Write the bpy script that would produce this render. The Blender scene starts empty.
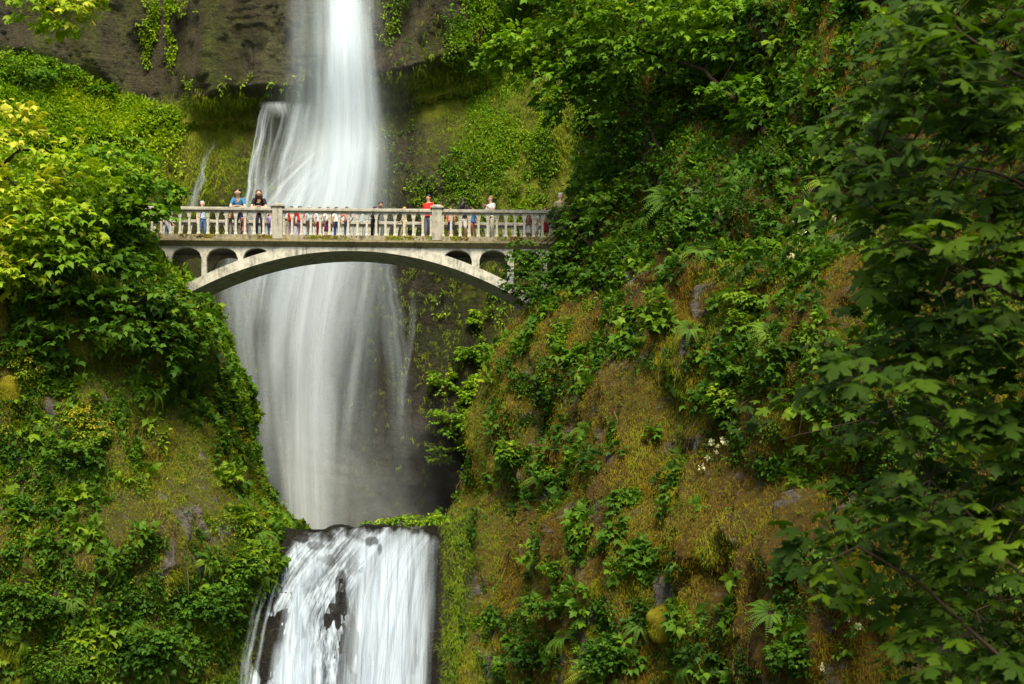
import bpy, math, random
import numpy as np
from mathutils import Vector, Matrix
from mathutils.bvhtree import BVHTree

random.seed(7)
rng = np.random.default_rng(7)
scene = bpy.context.scene
COL = scene.collection
F, CX, HY = 1450.0, 512.0, 540.0        # focal length in pixels, column of the axis, row of the horizon
R = math.radians


def P(px, py, Y):
    return Vector(((px - CX) / F * Y, Y, (HY - py) / F * Y))


# ------------------------------------------------------------------ helpers
def tag(o, label=None, cat=None, group=None, kind=None):
    if label: o['label'] = label
    if cat: o['category'] = cat
    if group: o['group'] = group
    if kind: o['kind'] = kind
    return o


def link(name, me, mat=None, parent=None, smooth=False):
    o = bpy.data.objects.new(name, me)
    COL.objects.link(o)
    if mat is not None and me is not None and not me.materials:
        me.materials.append(mat)
    if parent is not None:
        o.parent = parent
    if smooth and me is not None:
        me.polygons.foreach_set('use_smooth', [True] * len(me.polygons))
    return o


def empty(name, loc, rz=0.0):
    o = bpy.data.objects.new(name, None)
    COL.objects.link(o)
    o.location = loc
    o.rotation_euler = (0, 0, rz)
    o.empty_display_size = 0.2
    return o


def mesh_np(name, V, Fc, attrs=None, uv=None):
    """V (n,3), Fc (m,k) faces of k corners."""
    V = np.asarray(V, dtype=np.float32); Fc = np.asarray(Fc, dtype=np.int32)
    me = bpy.data.meshes.new(name)
    m, k = Fc.shape
    me.vertices.add(len(V)); me.vertices.foreach_set('co', V.ravel())
    me.loops.add(m * k); me.loops.foreach_set('vertex_index', Fc.ravel())
    me.polygons.add(m); me.polygons.foreach_set('loop_start', np.arange(0, m * k, k, dtype=np.int32))
    if uv is not None:
        l = me.uv_layers.new(name='UVMap')
        l.data.foreach_set('uv', np.asarray(uv, dtype=np.float32)[Fc.ravel()].ravel())
    for a, vals in (attrs or {}).items():
        at = me.attributes.new(a, 'FLOAT', 'POINT')
        at.data.foreach_set('value', np.asarray(vals, dtype=np.float32))
    me.update(calc_edges=True)
    me.validate()
    return me


class MB:
    """collects simple shapes into one mesh"""
    def __init__(s): s.v = []; s.f = []

    def box(s, x0, x1, y0, y1, z0, z1, taper=0.0):
        b = len(s.v); t = taper
        s.v += [(x0, y0, z0), (x1, y0, z0), (x1, y1, z0), (x0, y1, z0),
                (x0 + t, y0 + t, z1), (x1 - t, y0 + t, z1), (x1 - t, y1 - t, z1), (x0 + t, y1 - t, z1)]
        s.f += [tuple(b + i for i in q) for q in ((3, 2, 1, 0), (4, 5, 6, 7), (0, 1, 5, 4), (1, 2, 6, 5), (2, 3, 7, 6), (3, 0, 4, 7))]

    def strip(s, xs, zt, zb, y0, y1):
        """solid between the curves zt and zb over xs, from y0 to y1"""
        b = len(s.v); n = len(xs)
        for i in range(n):
            s.v += [(xs[i], y0, zt[i]), (xs[i], y0, zb[i]), (xs[i], y1, zb[i]), (xs[i], y1, zt[i])]
        for i in range(n - 1):
            a = b + 4 * i; c = a + 4
            s.f += [(a, a + 1, c + 1, c), (a + 1, a + 2, c + 2, c + 1), (a + 2, a + 3, c + 3, c + 2), (a + 3, a, c, c + 3)]
        s.f += [(b, b + 3, b + 2, b + 1)]
        e = b + 4 * (n - 1)
        s.f += [(e, e + 1, e + 2, e + 3)]

    def tube(s, pts, rad, n=6, cap=True):
        pts = [Vector(p) for p in pts]
        b = len(s.v); m = len(pts)
        for i, p in enumerate(pts):
            d = (pts[min(i + 1, m - 1)] - pts[max(i - 1, 0)]).normalized()
            u = d.cross(Vector((0.13, 0.21, 1))) if abs(d.z) < 0.95 else d.cross(Vector((1, 0, 0)))
            u.normalize(); w = d.cross(u)
            for k in range(n):
                a = 2 * math.pi * k / n
                s.v.append(tuple(p + (u * math.cos(a) + w * math.sin(a)) * rad[i]))
        for i in range(m - 1):
            for k in range(n):
                a = b + i * n + k; c = b + i * n + (k + 1) % n
                s.f.append((a, c, c + n, a + n))
        if cap:
            s.f.append(tuple(b + k for k in range(n))[::-1])
            s.f.append(tuple(b + (m - 1) * n + k for k in range(n)))

    def ball(s, c, r, nu=10, nv=7):
        b = len(s.v)
        rx, ry, rz = r
        s.v.append((c[0], c[1], c[2] - rz))
        for j in range(1, nv):
            t = math.pi * j / nv
            for i in range(nu):
                a = 2 * math.pi * i / nu
                s.v.append((c[0] + rx * math.sin(t) * math.cos(a), c[1] + ry * math.sin(t) * math.sin(a), c[2] - rz * math.cos(t)))
        s.v.append((c[0], c[1], c[2] + rz)); top = len(s.v) - 1
        for i in range(nu):
            s.f.append((b, b + 1 + (i + 1) % nu, b + 1 + i))
            s.f.append((top, top - nu + i, top - nu + (i + 1) % nu))
        for j in range(nv - 2):
            for i in range(nu):
                a = b + 1 + j * nu + i; c2 = b + 1 + j * nu + (i + 1) % nu
                s.f.append((a, c2, c2 + nu, a + nu))

    def mesh(s, name):
        me = bpy.data.meshes.new(name)
        me.from_pydata([tuple(v) for v in s.v], [], s.f)
        me.update()
        return me

    def build(s, name, mat, parent=None, smooth=False):
        return link(name, s.mesh(name), mat, parent, smooth)


# ------------------------------------------------------------------ numpy noise
def _h(ix, iy, iz):
    h = (ix.astype(np.int64) * 73856093) ^ (iy.astype(np.int64) * 19349663) ^ (iz.astype(np.int64) * 83492791)
    h = (h ^ (h >> 13)) * 1274126177 & 0xffffffff
    h = (h ^ (h >> 16)) * 2246822519 & 0xffffffff
    return ((h ^ (h >> 15)) & 0xffffff) / float(0xffffff)


def vnoise(p):
    i = np.floor(p); f = p - i; i = i.astype(np.int64)
    f = f * f * (3 - 2 * f)
    x, y, z = i[:, 0], i[:, 1], i[:, 2]
    u, v, w = f[:, 0], f[:, 1], f[:, 2]
    def L(a, b, t): return a + (b - a) * t
    a = L(L(_h(x, y, z), _h(x + 1, y, z), u), L(_h(x, y + 1, z), _h(x + 1, y + 1, z), u), v)
    b = L(L(_h(x, y, z + 1), _h(x + 1, y, z + 1), u), L(_h(x, y + 1, z + 1), _h(x + 1, y + 1, z + 1), u), v)
    return L(a, b, w)


def fbm(p, oct=4, sc=(1, 1, 1), off=0.0):
    """about 0..1, mean 0.5"""
    q = np.asarray(p, dtype=np.float64) * np.array(sc) + off
    s = 0; a = 0.5; t = 0
    for _ in range(oct):
        s = s + a * vnoise(q); t += a; a *= 0.5; q = q * 2.03 + 17.1
    return s / t


def sstep(a, b, x):
    t = np.clip((x - a) / (b - a), 0, 1)
    return t * t * (3 - 2 * t)


# ------------------------------------------------------------------ materials
def newmat(name):
    m = bpy.data.materials.new(name); m.use_nodes = True
    nt = m.node_tree; nt.nodes.clear()
    out = nt.nodes.new('ShaderNodeOutputMaterial')
    return m, nt, out


def node(nt, t, **kw):
    n = nt.nodes.new(t)
    for k, v in kw.items():
        if k in n.inputs: n.inputs[k].default_value = v
        else: setattr(n, k, v)
    return n


def ramp(nt, stops, fac=None):
    r = nt.nodes.new('ShaderNodeValToRGB')
    e = r.color_ramp.elements
    while len(e) > len(stops): e.remove(e[-1])
    while len(e) < len(stops): e.new(0.5)
    for el, (p, c) in zip(e, stops):
        el.position = p
        el.color = (c[0], c[1], c[2], 1) if hasattr(c, '__len__') else (c, c, c, 1)
    if fac is not None: nt.links.new(fac, r.inputs[0])
    return r


def coords(nt, scale=(1, 1, 1), kind='Object'):
    tc = node(nt, 'ShaderNodeTexCoord'); mp = node(nt, 'ShaderNodeMapping')
    mp.inputs['Scale'].default_value = scale
    nt.links.new(tc.outputs[kind], mp.inputs[0])
    return mp.outputs[0]


def noise(nt, vec, scale, detail=5, rough=0.6, dist=0.0):
    n = node(nt, 'ShaderNodeTexNoise', Scale=scale, Detail=detail, Roughness=rough, Distortion=dist)
    if vec is not None: nt.links.new(vec, n.inputs['Vector'])
    return n.outputs[0]


def math_(nt, op, a, b=None, clamp=False):
    n = node(nt, 'ShaderNodeMath', operation=op, use_clamp=clamp)
    for i, v in enumerate((a, b)):
        if v is None: continue
        if isinstance(v, (int, float)): n.inputs[i].default_value = v
        else: nt.links.new(v, n.inputs[i])
    return n.outputs[0]


def mixc(nt, fac, a, b, mode='MIX'):
    n = node(nt, 'ShaderNodeMix', data_type='RGBA', blend_type=mode)
    for k, v in ((0, fac), (6, a), (7, b)):
        if isinstance(v, (int, float)): n.inputs[k].default_value = v
        elif isinstance(v, tuple): n.inputs[k].default_value = (*v, 1)
        else: nt.links.new(v, n.inputs[k])
    return n.outputs[2]


def attr(nt, name):
    return node(nt, 'ShaderNodeAttribute', attribute_name=name).outputs['Fac']


def principled(nt, out, col, rough=0.8, spec=0.3, bump=None, strength=0.4, dist=0.1):
    b = node(nt, 'ShaderNodeBsdfPrincipled', Roughness=rough)
    b.inputs['Specular IOR Level'].default_value = spec
    if isinstance(col, tuple): b.inputs['Base Color'].default_value = (*col, 1)
    else: nt.links.new(col, b.inputs['Base Color'])
    if bump is not None:
        bn = node(nt, 'ShaderNodeBump', Strength=strength, Distance=dist)
        nt.links.new(bump, bn.inputs['Height']); nt.links.new(bn.outputs[0], b.inputs['Normal'])
    nt.links.new(b.outputs[0], out.inputs[0])
    return b


def simple(name, col, rough=0.8, var=0.25, scale=6.0, spec=0.3):
    m, nt, out = newmat(name)
    n = noise(nt, coords(nt), scale)
    r = ramp(nt, [(0.25, tuple(c * (1 - var) for c in col)), (0.75, tuple(min(1, c * (1 + var)) for c in col))], n)
    principled(nt, out, r.outputs[0], rough, spec, n, 0.25, 0.02)
    return m


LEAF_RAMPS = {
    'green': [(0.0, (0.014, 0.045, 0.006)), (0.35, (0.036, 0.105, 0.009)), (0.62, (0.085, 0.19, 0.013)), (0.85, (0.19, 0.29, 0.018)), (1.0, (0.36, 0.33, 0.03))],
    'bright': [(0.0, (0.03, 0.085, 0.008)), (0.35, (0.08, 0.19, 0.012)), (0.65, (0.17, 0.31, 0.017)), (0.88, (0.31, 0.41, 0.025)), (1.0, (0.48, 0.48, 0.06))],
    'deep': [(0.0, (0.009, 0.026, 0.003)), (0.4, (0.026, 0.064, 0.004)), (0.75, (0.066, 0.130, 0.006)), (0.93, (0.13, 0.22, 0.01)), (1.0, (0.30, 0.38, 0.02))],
}


def leafmat(name, key, trans=0.35, rough=0.6, spec=0.22):
    m, nt, out = newmat(name)
    t = attr(nt, 'tone')
    r = ramp(nt, LEAF_RAMPS[key], t)
    n = noise(nt, coords(nt), 3.0, 3)
    col = mixc(nt, 1.0, r.outputs[0], ramp(nt, [(0.3, 0.75), (0.7, 1.2)], n).outputs[0], 'MULTIPLY')
    b = node(nt, 'ShaderNodeBsdfPrincipled', Roughness=rough)
    b.inputs['Specular IOR Level'].default_value = spec
    nt.links.new(col, b.inputs['Base Color'])
    tr = node(nt, 'ShaderNodeBsdfTranslucent')
    nt.links.new(mixc(nt, 1.0, col, (1.25, 1.35, 0.55), 'MULTIPLY'), tr.inputs[0])
    mx = node(nt, 'ShaderNodeMixShader'); mx.inputs[0].default_value = trans
    nt.links.new(b.outputs[0], mx.inputs[1]); nt.links.new(tr.outputs[0], mx.inputs[2])
    nt.links.new(mx.outputs[0], out.inputs[0])
    return m


def cliffmat(name, stops, rock, rocklo, rockhi, zs=0.45, wet=0.85, sc=0.55, tint=None):
    m, nt, out = newmat(name)
    v = coords(nt, (1, 1, zs)); v2 = coords(nt, (1, 1, 0.8)); vs = coords(nt, (1, 1, 0.12))
    n1 = noise(nt, v, sc, 8, 0.68, 0.4)
    fine = noise(nt, v2, 6.0, 8, 0.75)
    f = math_(nt, 'ADD', math_(nt, 'MULTIPLY', n1, 0.62), math_(nt, 'MULTIPLY', fine, 0.38))
    a = math_(nt, 'ADD', f, attr(nt, 'moss'))
    r = ramp(nt, stops, a)
    st = noise(nt, vs, 2.4, 6, 0.7)
    lay = noise(nt, coords(nt, (0.35, 0.35, 1.6)), 2.2, 9, 0.75, 0.8)
    rk = ramp(nt, [(0.36, tuple(c * 0.18 for c in rock)), (0.45, tuple(c * 0.55 for c in rock)), (0.54, rock), (0.66, (rock[0] * 1.9, rock[1] * 1.75, rock[2] * 1.35))],
              math_(nt, 'ADD', math_(nt, 'MULTIPLY', st, 0.3), math_(nt, 'ADD', math_(nt, 'MULTIPLY', fine, 0.35), math_(nt, 'MULTIPLY', lay, 0.35))))
    vo = node(nt, 'ShaderNodeTexVoronoi', feature='DISTANCE_TO_EDGE', Scale=1.1)
    wv = node(nt, 'ShaderNodeVectorMath', operation='ADD'); nt.links.new(coords(nt, (1, 1, 0.55)), wv.inputs[0])
    wn_ = node(nt, 'ShaderNodeTexNoise', Scale=1.6, Detail=5); nt.links.new(v2, wn_.inputs['Vector']); nt.links.new(wn_.outputs['Color'], wv.inputs[1])
    nt.links.new(wv.outputs[0], vo.inputs['Vector'])
    crack = ramp(nt, [(0.0, 0.12), (0.035, 1.0)], vo.outputs['Distance']).outputs[0]
    rkc = mixc(nt, 0.8, rk.outputs[0], crack, 'MULTIPLY')
    rn = noise(nt, v2, 0.9, 9, 0.78, 0.6)
    rf = math_(nt, 'ADD', ramp(nt, [(rocklo, 0.0), (rockhi, 1.0)], rn).outputs[0], attr(nt, 'rock'), True)
    col = mixc(nt, rf, r.outputs[0], rkc)
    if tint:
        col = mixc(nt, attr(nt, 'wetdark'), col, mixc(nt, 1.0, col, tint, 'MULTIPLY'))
    cr = noise(nt, v2, 3.2, 10, 0.8, 1.0)
    hgt = math_(nt, 'ADD', math_(nt, 'MULTIPLY', cr, 1.0), math_(nt, 'ADD', math_(nt, 'MULTIPLY', fine, 0.7), math_(nt, 'ADD', math_(nt, 'MULTIPLY', lay, 0.8), math_(nt, 'MULTIPLY', math_(nt, 'MULTIPLY', crack, rf), 0.35))))
    principled(nt, out, col, wet, 0.35, hgt, 1.0, 0.55)
    return m


def concrete(name, base, stain=0.5, moss=True):
    m, nt, out = newmat(name)
    v = coords(nt); vs = coords(nt, (1, 1, 0.15))
    a = noise(nt, v, 3.0, 8, 0.7); s = noise(nt, vs, 9.0, 5, 0.7); g = noise(nt, v, 30.0, 6, 0.8)
    k = math_(nt, 'ADD', math_(nt, 'MULTIPLY', a, 0.42), math_(nt, 'ADD', math_(nt, 'MULTIPLY', s, 0.40), math_(nt, 'MULTIPLY', g, 0.18)))
    r = ramp(nt, [(0.40, tuple(c * (1 - stain) for c in base)), (0.50, base), (0.62, tuple(min(1, c * 1.2) for c in base))], k)
    col = r.outputs[0]
    if moss:
        mf = ramp(nt, [(0.50, 0.0), (0.62, 1.0)], noise(nt, coords(nt), 5.0, 8, 0.8))
        col = mixc(nt, math_(nt, 'MULTIPLY', mf.outputs[0], moss if isinstance(moss, float) else 0.35), col, (0.10, 0.10, 0.045))
    principled(nt, out, col, 0.9, 0.25, g, 0.4, 0.02)
    return m


def watermat(name, fu, fv, lo=0.32, hi=0.68, base=0.3, gain=1.0, col=(0.70, 0.80, 0.90)):
    m, nt, out = newmat(name)
    uv = coords(nt, (fu, fv, 1), 'UV')
    n1 = noise(nt, uv, 1.0, 6, 0.62, 0.25)
    uv2 = coords(nt, (fu * 3.7, fv * 1.6, 1), 'UV')
    n2 = noise(nt, uv2, 1.0, 5, 0.65)
    n = math_(nt, 'ADD', math_(nt, 'MULTIPLY', n1, 0.68), math_(nt, 'MULTIPLY', n2, 0.32))
    r = ramp(nt, [(lo, base), (hi, 1.0)], n)
    al = math_(nt, 'MULTIPLY', math_(nt, 'MULTIPLY', r.outputs[0], attr(nt, 'alpha')), gain, True)
    d = node(nt, 'ShaderNodeBsdfDiffuse'); d.inputs[0].default_value = (*col, 1)
    t = node(nt, 'ShaderNodeBsdfTranslucent'); t.inputs[0].default_value = (*col, 1)
    mx = node(nt, 'ShaderNodeMixShader'); mx.inputs[0].default_value = 0.3
    nt.links.new(d.outputs[0], mx.inputs[1]); nt.links.new(t.outputs[0], mx.inputs[2])
    tp = node(nt, 'ShaderNodeBsdfTransparent')
    m2 = node(nt, 'ShaderNodeMixShader')
    nt.links.new(al, m2.inputs[0]); nt.links.new(tp.outputs[0], m2.inputs[1]); nt.links.new(mx.outputs[0], m2.inputs[2])
    nt.links.new(m2.outputs[0], out.inputs[0])
    return m


# ------------------------------------------------------------------ camera, light, world
cam_d = bpy.data.cameras.new('camera'); cam = bpy.data.objects.new('camera', cam_d); COL.objects.link(cam)
cam.location = (0, 0, 0); cam.rotation_euler = (R(90), 0, 0)
cam_d.sensor_width = 36; cam_d.lens = F / 1024 * 36; cam_d.shift_y = (HY - 342) / 1024
cam_d.clip_start = 0.3; cam_d.clip_end = 2000
cam_d.dof.use_dof = True; cam_d.dof.focus_distance = 46; cam_d.dof.aperture_fstop = 2.6
scene.camera = cam

SUN_EL, SUN_AZ = 50.0, 4.0      # azimuth: degrees from straight behind the camera towards the right
sd = Vector((math.sin(R(SUN_AZ)) * math.cos(R(SUN_EL)), -math.cos(R(SUN_AZ)) * math.cos(R(SUN_EL)), math.sin(R(SUN_EL))))
sun_d = bpy.data.lights.new('sun', 'SUN'); sun = bpy.data.objects.new('sun', sun_d); COL.objects.link(sun)
sun_d.energy = 3.8; sun_d.angle = R(24); sun_d.color = (1.0, 0.93, 0.78)
sun.rotation_euler = (-sd).to_track_quat('-Z', 'Y').to_euler()
w = bpy.data.worlds.new('World'); scene.world = w; w.use_nodes = True
wn = w.node_tree; bg = wn.nodes['Background']
sky = wn.nodes.new('ShaderNodeTexSky'); sky.sky_type = 'NISHITA'; sky.sun_disc = False
sky.sun_elevation = R(SUN_EL); sky.sun_rotation = math.atan2(sd.x, sd.y)
wn.links.new(sky.outputs[0], bg.inputs[0]); bg.inputs[1].default_value = 0.14
scene.view_settings.view_transform = 'Standard'; scene.view_settings.look = 'None'
scene.view_settings.exposure = 0.90; scene.view_settings.gamma = 1.0
scene.view_settings.use_white_balance = True; scene.view_settings.white_balance_temperature = 7600; scene.view_settings.white_balance_tint = 8
scene.cycles.max_bounces = 6; scene.cycles.transparent_max_bounces = 24
scene.cycles.diffuse_bounces = 3

# ------------------------------------------------------------------ terrain
CLIFFS = {}


def catmull(C, tt):
    """C (nz,K,2), tt in 0..K-1 -> (nz,S,2)"""
    K = C.shape[1]
    i = np.clip(np.floor(tt).astype(int), 0, K - 2); u = (tt - i)[None, :, None]
    g = lambda j: C[:, np.clip(j, 0, K - 1), :]
    p0, p1, p2, p3 = g(i - 1), g(i), g(i + 1), g(i + 2)
    return 0.5 * (2 * p1 + (p2 - p0) * u + (2 * p0 - 5 * p1 + 4 * p2 - p3) * u ** 2 + (3 * p1 - p0 - 3 * p2 + p3) * u ** 3)


def curtain(name, key, zs, ctrl, tt, side, disp, mat, attrs_fn=None, label=None):
    C = np.stack([np.array(ctrl(z), dtype=float) for z in zs])
    XY = catmull(C, tt)
    T = np.gradient(XY, axis=1); T /= np.maximum(np.linalg.norm(T, axis=2, keepdims=True), 1e-6)
    N = np.stack([T[..., 1], -T[..., 0]], -1) * side
    nz, S = XY.shape[:2]
    V = np.zeros((nz, S, 3)); V[..., :2] = XY; V[..., 2] = zs[:, None]
    flat = V.reshape(-1, 3)
    d = disp(flat).reshape(nz, S)
    V[..., :2] += N * d[..., None]
    V[..., 2] += (fbm(flat, 4, (0.7, 0.7, 0.7), 91.0).reshape(nz, S) - 0.5) * 0.6
    flat = V.reshape(-1, 3)
    idx = np.arange(nz * S).reshape(nz, S)
    a, b, c, e = idx[:-1, :-1], idx[:-1, 1:], idx[1:, 1:], idx[1:, :-1]
    Fc = np.stack([a, b, c, e], -1).reshape(-1, 4)
    if side < 0: Fc = Fc[:, ::-1]
    at = attrs_fn(flat) if attrs_fn else {}
    at.setdefault('moss', np.zeros(len(flat))); at.setdefault('rock', np.zeros(len(flat)))
    me = mesh_np(name, flat, Fc, at)
    o = link(name, me, mat, smooth=True); tag(o, label, kind='structure')
    CLIFFS[key] = (flat, Fc)
    return o


def interp(pts):
    xs = np.array([p[0] for p in pts], float); ys = np.array([p[1] for p in pts], float)
    o = np.argsort(xs)
    return lambda x: np.interp(x, xs[o], ys[o])


def silhouette(pix, Yc, lean):
    """pixel list -> function X(z) of the edge, standing at depth Yc + lean*z"""
    out = []
    for px, py in pix:
        k = (HY - py) / F
        z = k * Yc / (1 - k * lean) if z_ok(k, lean) else 0
        Y = Yc + lean * z
        out.append((z, (px - CX) / F * Y))
    return interp(out)


def z_ok(k, lean): return abs(1 - k * lean) > 1e-3


def ridged(p, sc, off=0.0, oct=4):
    q = fbm(p, oct, sc, off)
    return 1 - np.abs(q - 0.5) * 4


# rear cliff -----------------------------------------------------------
ledge_z = interp([((px - CX) / F * 74, (HY - py) / F * 74) for px, py in
                  [(-200, 220), (0, 165), (60, 145), (110, 125), (150, 110), (180, 104), (200, 106), (250, 100), (300, 93), (385, 84), (430, 78), (470, 64), (492, 48), (520, 20), (560, -10), (700, -80)]])
top_z = interp([((px - CX) / F * 74, (HY - py) / F * 74) for px, py in
                [(-200, 20), (0, 45), (40, 50), (100, 75), (130, 93), (200, 96), (250, 88), (300, 80), (390, 68), (450, 56), (480, 38), (500, 10), (530, -25), (600, -80), (700, -120)]])


def base_Y(X):
    return 76.5 - 0.012 * (X + 9) ** 2 - 0.3 * np.clip(-18 - X, 0, 40)


def build_rear():
    xs = np.linspace(-48, 14, 430)
    zs = np.concatenate([np.linspace(-1.5, 17, 190), np.linspace(17.08, 31, 230), np.linspace(31.2, 46, 40)])
    X, Z = np.meshgrid(xs, zs)
    zl = ledge_z(X) + (fbm(np.stack([X.ravel(), X.ravel() * 0, X.ravel() * 0], 1), 3, (0.6, 1, 1)).reshape(X.shape) - .5) * 0.5
    zt = top_z(X) + (fbm(np.stack([X.ravel(), X.ravel() * 0, X.ravel() * 0], 1), 4, (0.5, 1, 1), 30).reshape(X.shape) - .5) * 0.9
    flat = np.stack([X.ravel(), np.zeros(X.size), Z.ravel()], 1)
    Y = base_Y(X)
    low = sstep(-3.2, 0.6, Z - (zl - 1.3))
    Y = Y + low * 1.4 + 0.03 * Z * (Z < zl)
    # sloping ledge under the overhang, then the upper rock hanging forward
    led = sstep(0, 1, (Z - zl + 1.0) / np.maximum(zt - zl + 1.0, 0.4))
    wid = np.clip((zt - zl) * 1.0, 0.5, 3.2)
    Y = Y + led * wid
    up = sstep(-0.1, 0.75, Z - zt)
    Y = Y - up * (-3.0 + wid + 4.3 * sstep(-20, -15, X)) - sstep(0.5, 8, Z - zt) * 1.4
    Y = Y - sstep(17, 5, Z) * 0.5 + sstep(3.2, 1.2, Z) * 1.6
    big = (fbm(flat, 4, (0.22, 1, 0.16), 3.0) - 0.5) * 2.0
    col = (ridged(flat, (0.75, 1, 0.10), 8.0, 3)) * 0.34
    fin = (fbm(flat, 5, (1.3, 1, 0.9), 12.0) - 0.5) * 0.9
    blk = np.floor(fbm(flat, 2, (0.8, 1, 0.5), 40.0) * 7) / 7 * 0.8 * up.ravel()
    Y = Y - (big + col + fin + blk).reshape(X.shape)
    # big rounded boulder faces of the upper rock, left of the fall
    V = np.stack([X, Y, Z], -1).reshape(-1, 3)
    n0, n1 = X.shape
    idx = np.arange(n0 * n1).reshape(n0, n1)
    Fc = np.stack([idx[:-1, :-1], idx[:-1, 1:], idx[1:, 1:], idx[1:, :-1]], -1).reshape(-1, 4)
    px = CX + F * V[:, 0] / V[:, 1]; py = HY - F * V[:, 2] / V[:, 1]
    upv = up.ravel()
    def blob(cx, cy, rx, ry, edge=0.35):
        q = ((px - cx) / rx) ** 2 + ((py - cy) / ry) ** 2
        w = (fbm(V, 4, (0.5, 0.5, 0.25), 77.0) - 0.5) * 1.6
        return sstep(1 + edge, 1 - edge, q + w)
    # moss: green growth left of the streams, on the ledge, right of the fall; rock: bare wet rock
    moss = 0.06 - 0.05 * upv + 0.16 * upv * (fbm(V, 4, (0.5, 0.5, 0.18), 205.0) - 0.45)
    ledg = (1 - upv) * sstep(-2.0, -0.3, V[:, 2] - (zl.ravel()))
    moss = moss + 0.22 * ledg
    moss += 0.13 * blob(205, 160, 60, 60) * (1 - upv) + 0.08 * blob(560, 130, 95, 110) + 0.10 * blob(470, 180, 70, 60) * (1 - upv)
    rock = 0.50 * upv - 0.6 * ledg
    rock += 0.75 * (1 - upv) * blob(330, 380, 120, 190) + 0.8 * (1 - upv) * blob(470, 470, 90, 70) + 0.5 * blob(430, 150, 45, 80) * (1 - upv) + 0.5 * blob(300, 140, 60, 60) * (1 - upv)
    rock -= 0.2 * blob(540, 120, 110, 120) + 0.25 * blob(450, 330, 30, 90)
    rock = rock - 0.5 * upv * sstep(.50, .62, fbm(V, 5, (0.7, 0.7, 0.16), 215.0))
    rock = rock + 0.55 * (fbm(V, 4, (0.8, 0.8, 0.3), 5.0) - 0.5)
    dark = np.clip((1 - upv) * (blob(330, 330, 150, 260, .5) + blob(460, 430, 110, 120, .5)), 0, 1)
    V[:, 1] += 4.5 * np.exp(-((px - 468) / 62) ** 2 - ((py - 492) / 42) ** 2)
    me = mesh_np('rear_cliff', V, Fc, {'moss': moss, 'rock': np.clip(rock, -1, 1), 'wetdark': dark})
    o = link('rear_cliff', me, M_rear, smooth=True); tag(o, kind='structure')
    CLIFFS['rear'] = (V, Fc)


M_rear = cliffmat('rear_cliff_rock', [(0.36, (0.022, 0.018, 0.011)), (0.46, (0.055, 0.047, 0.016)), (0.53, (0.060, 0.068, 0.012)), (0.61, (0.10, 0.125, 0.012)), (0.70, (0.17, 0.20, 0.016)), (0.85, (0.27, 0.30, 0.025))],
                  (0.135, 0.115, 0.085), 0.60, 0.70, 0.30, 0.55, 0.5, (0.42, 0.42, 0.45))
M_left = cliffmat('left_cliff_moss', [(0.28, (0.035, 0.022, 0.010)), (0.40, (0.090, 0.055, 0.018)), (0.50, (0.13, 0.105, 0.020)), (0.62, (0.13, 0.16, 0.018)), (0.78, (0.18, 0.22, 0.02))],
                  (0.24, 0.22, 0.20), 0.62, 0.70, 0.5, 0.85, 0.5)
M_right = cliffmat('right_cliff_moss', [(0.30, (0.030, 0.016, 0.008)), (0.40, (0.080, 0.042, 0.007)), (0.48, (0.13, 0.085, 0.008)), (0.56, (0.16, 0.135, 0.010)), (0.66, (0.15, 0.16, 0.016)), (0.8, (0.11, 0.15, 0.015))],
                   (0.23, 0.21, 0.195), 0.62, 0.70, 0.35, 0.85, 0.5)
M_wetrock = cliffmat('wet_black_rock', [(0.3, (0.018, 0.017, 0.016)), (0.55, (0.035, 0.032, 0.03)), (0.8, (0.06, 0.07, 0.02))],
                     (0.05, 0.046, 0.045), 0.45, 0.6, 0.6, 0.35, 0.8)
build_rear()

# right cliff ----------------------------------------------------------
RLEAN = 0.12
Xr = silhouette([(440, 684), (443, 640), (447, 590), (452, 545), (458, 528), (478, 500), (486, 450), (492, 410), (512, 340), (556, 300), (582, 250), (594, 200), (608, 130), (615, 60), (640, 0), (690, -120), (760, -300)], 48.6, RLEAN)


def right_ctrl(z):
    xe = float(Xr(z)); zz = max(z, -6)
    l2 = 0.16 * max(zz, 0)
    tb = max(0, z - 16)
    return [(xe + 6.0, 80), (xe + 2.2, 64), (xe + 0.7, 55 + 0.1 * zz), (xe, 48.6 + RLEAN * zz), (xe + 2.2, 45.2 + 0.18 * zz + tb * .6),
            (xe + 5.4 + 0.05 * l2, 40.5 + l2 * 0.8 + tb), (xe + 9.0 + l2 * .2, 34.5 + l2 + tb * 1.2), (15.5 + l2 * .5, 26 + l2 + tb * 1.3), (20, 15 + l2 + tb), (26, 2)]


def spots(p, pts):
    px = CX + F * p[:, 0] / p[:, 1]; py = HY - F * p[:, 2] / p[:, 1]; s = 0
    for cx, cy, rx, ry, a in pts: s = s + a * np.exp(-((px - cx) / rx) ** 2 - ((py - cy) / ry) ** 2)
    return s


HOLLOW = [(650, 215, 50, 45, .7), (775, 110, 55, 45, 1.3), (622, 320, 22, 34, 1.0), (800, 470, 40, 60, 1.0), (178, 392, 26, 30, 1.2), (860, 480, 40, 50, 1.0), (548, 425, 12, 50, .7), (680, 430, 14, 60, .6), (750, 540, 14, 60, .6), (20, 300, 30, 60, 1.), (110, 250, 60, 20, 1.0), (95, 370, 60, 16, .7)]
BARE = [(568, 492, 10, 24, .5), (588, 515, 18, 16, .5), (610, 490, 8, 30, .4), (480, 590, 8, 16, .4), (506, 600, 14, 14, .35), (530, 560, 10, 24, .3), (722, 520, 10, 26, .5), (745, 590, 16, 14, .45), (655, 590, 12, 10, .4), (195, 478, 18, 12, .5), (225, 485, 12, 14, .4), (170, 555, 12, 24, .55), (140, 440, 14, 30, .35), (578, 430, 8, 20, .3), (700, 600, 10, 20, .3), (700, 455, 8, 20, .3)]


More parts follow.
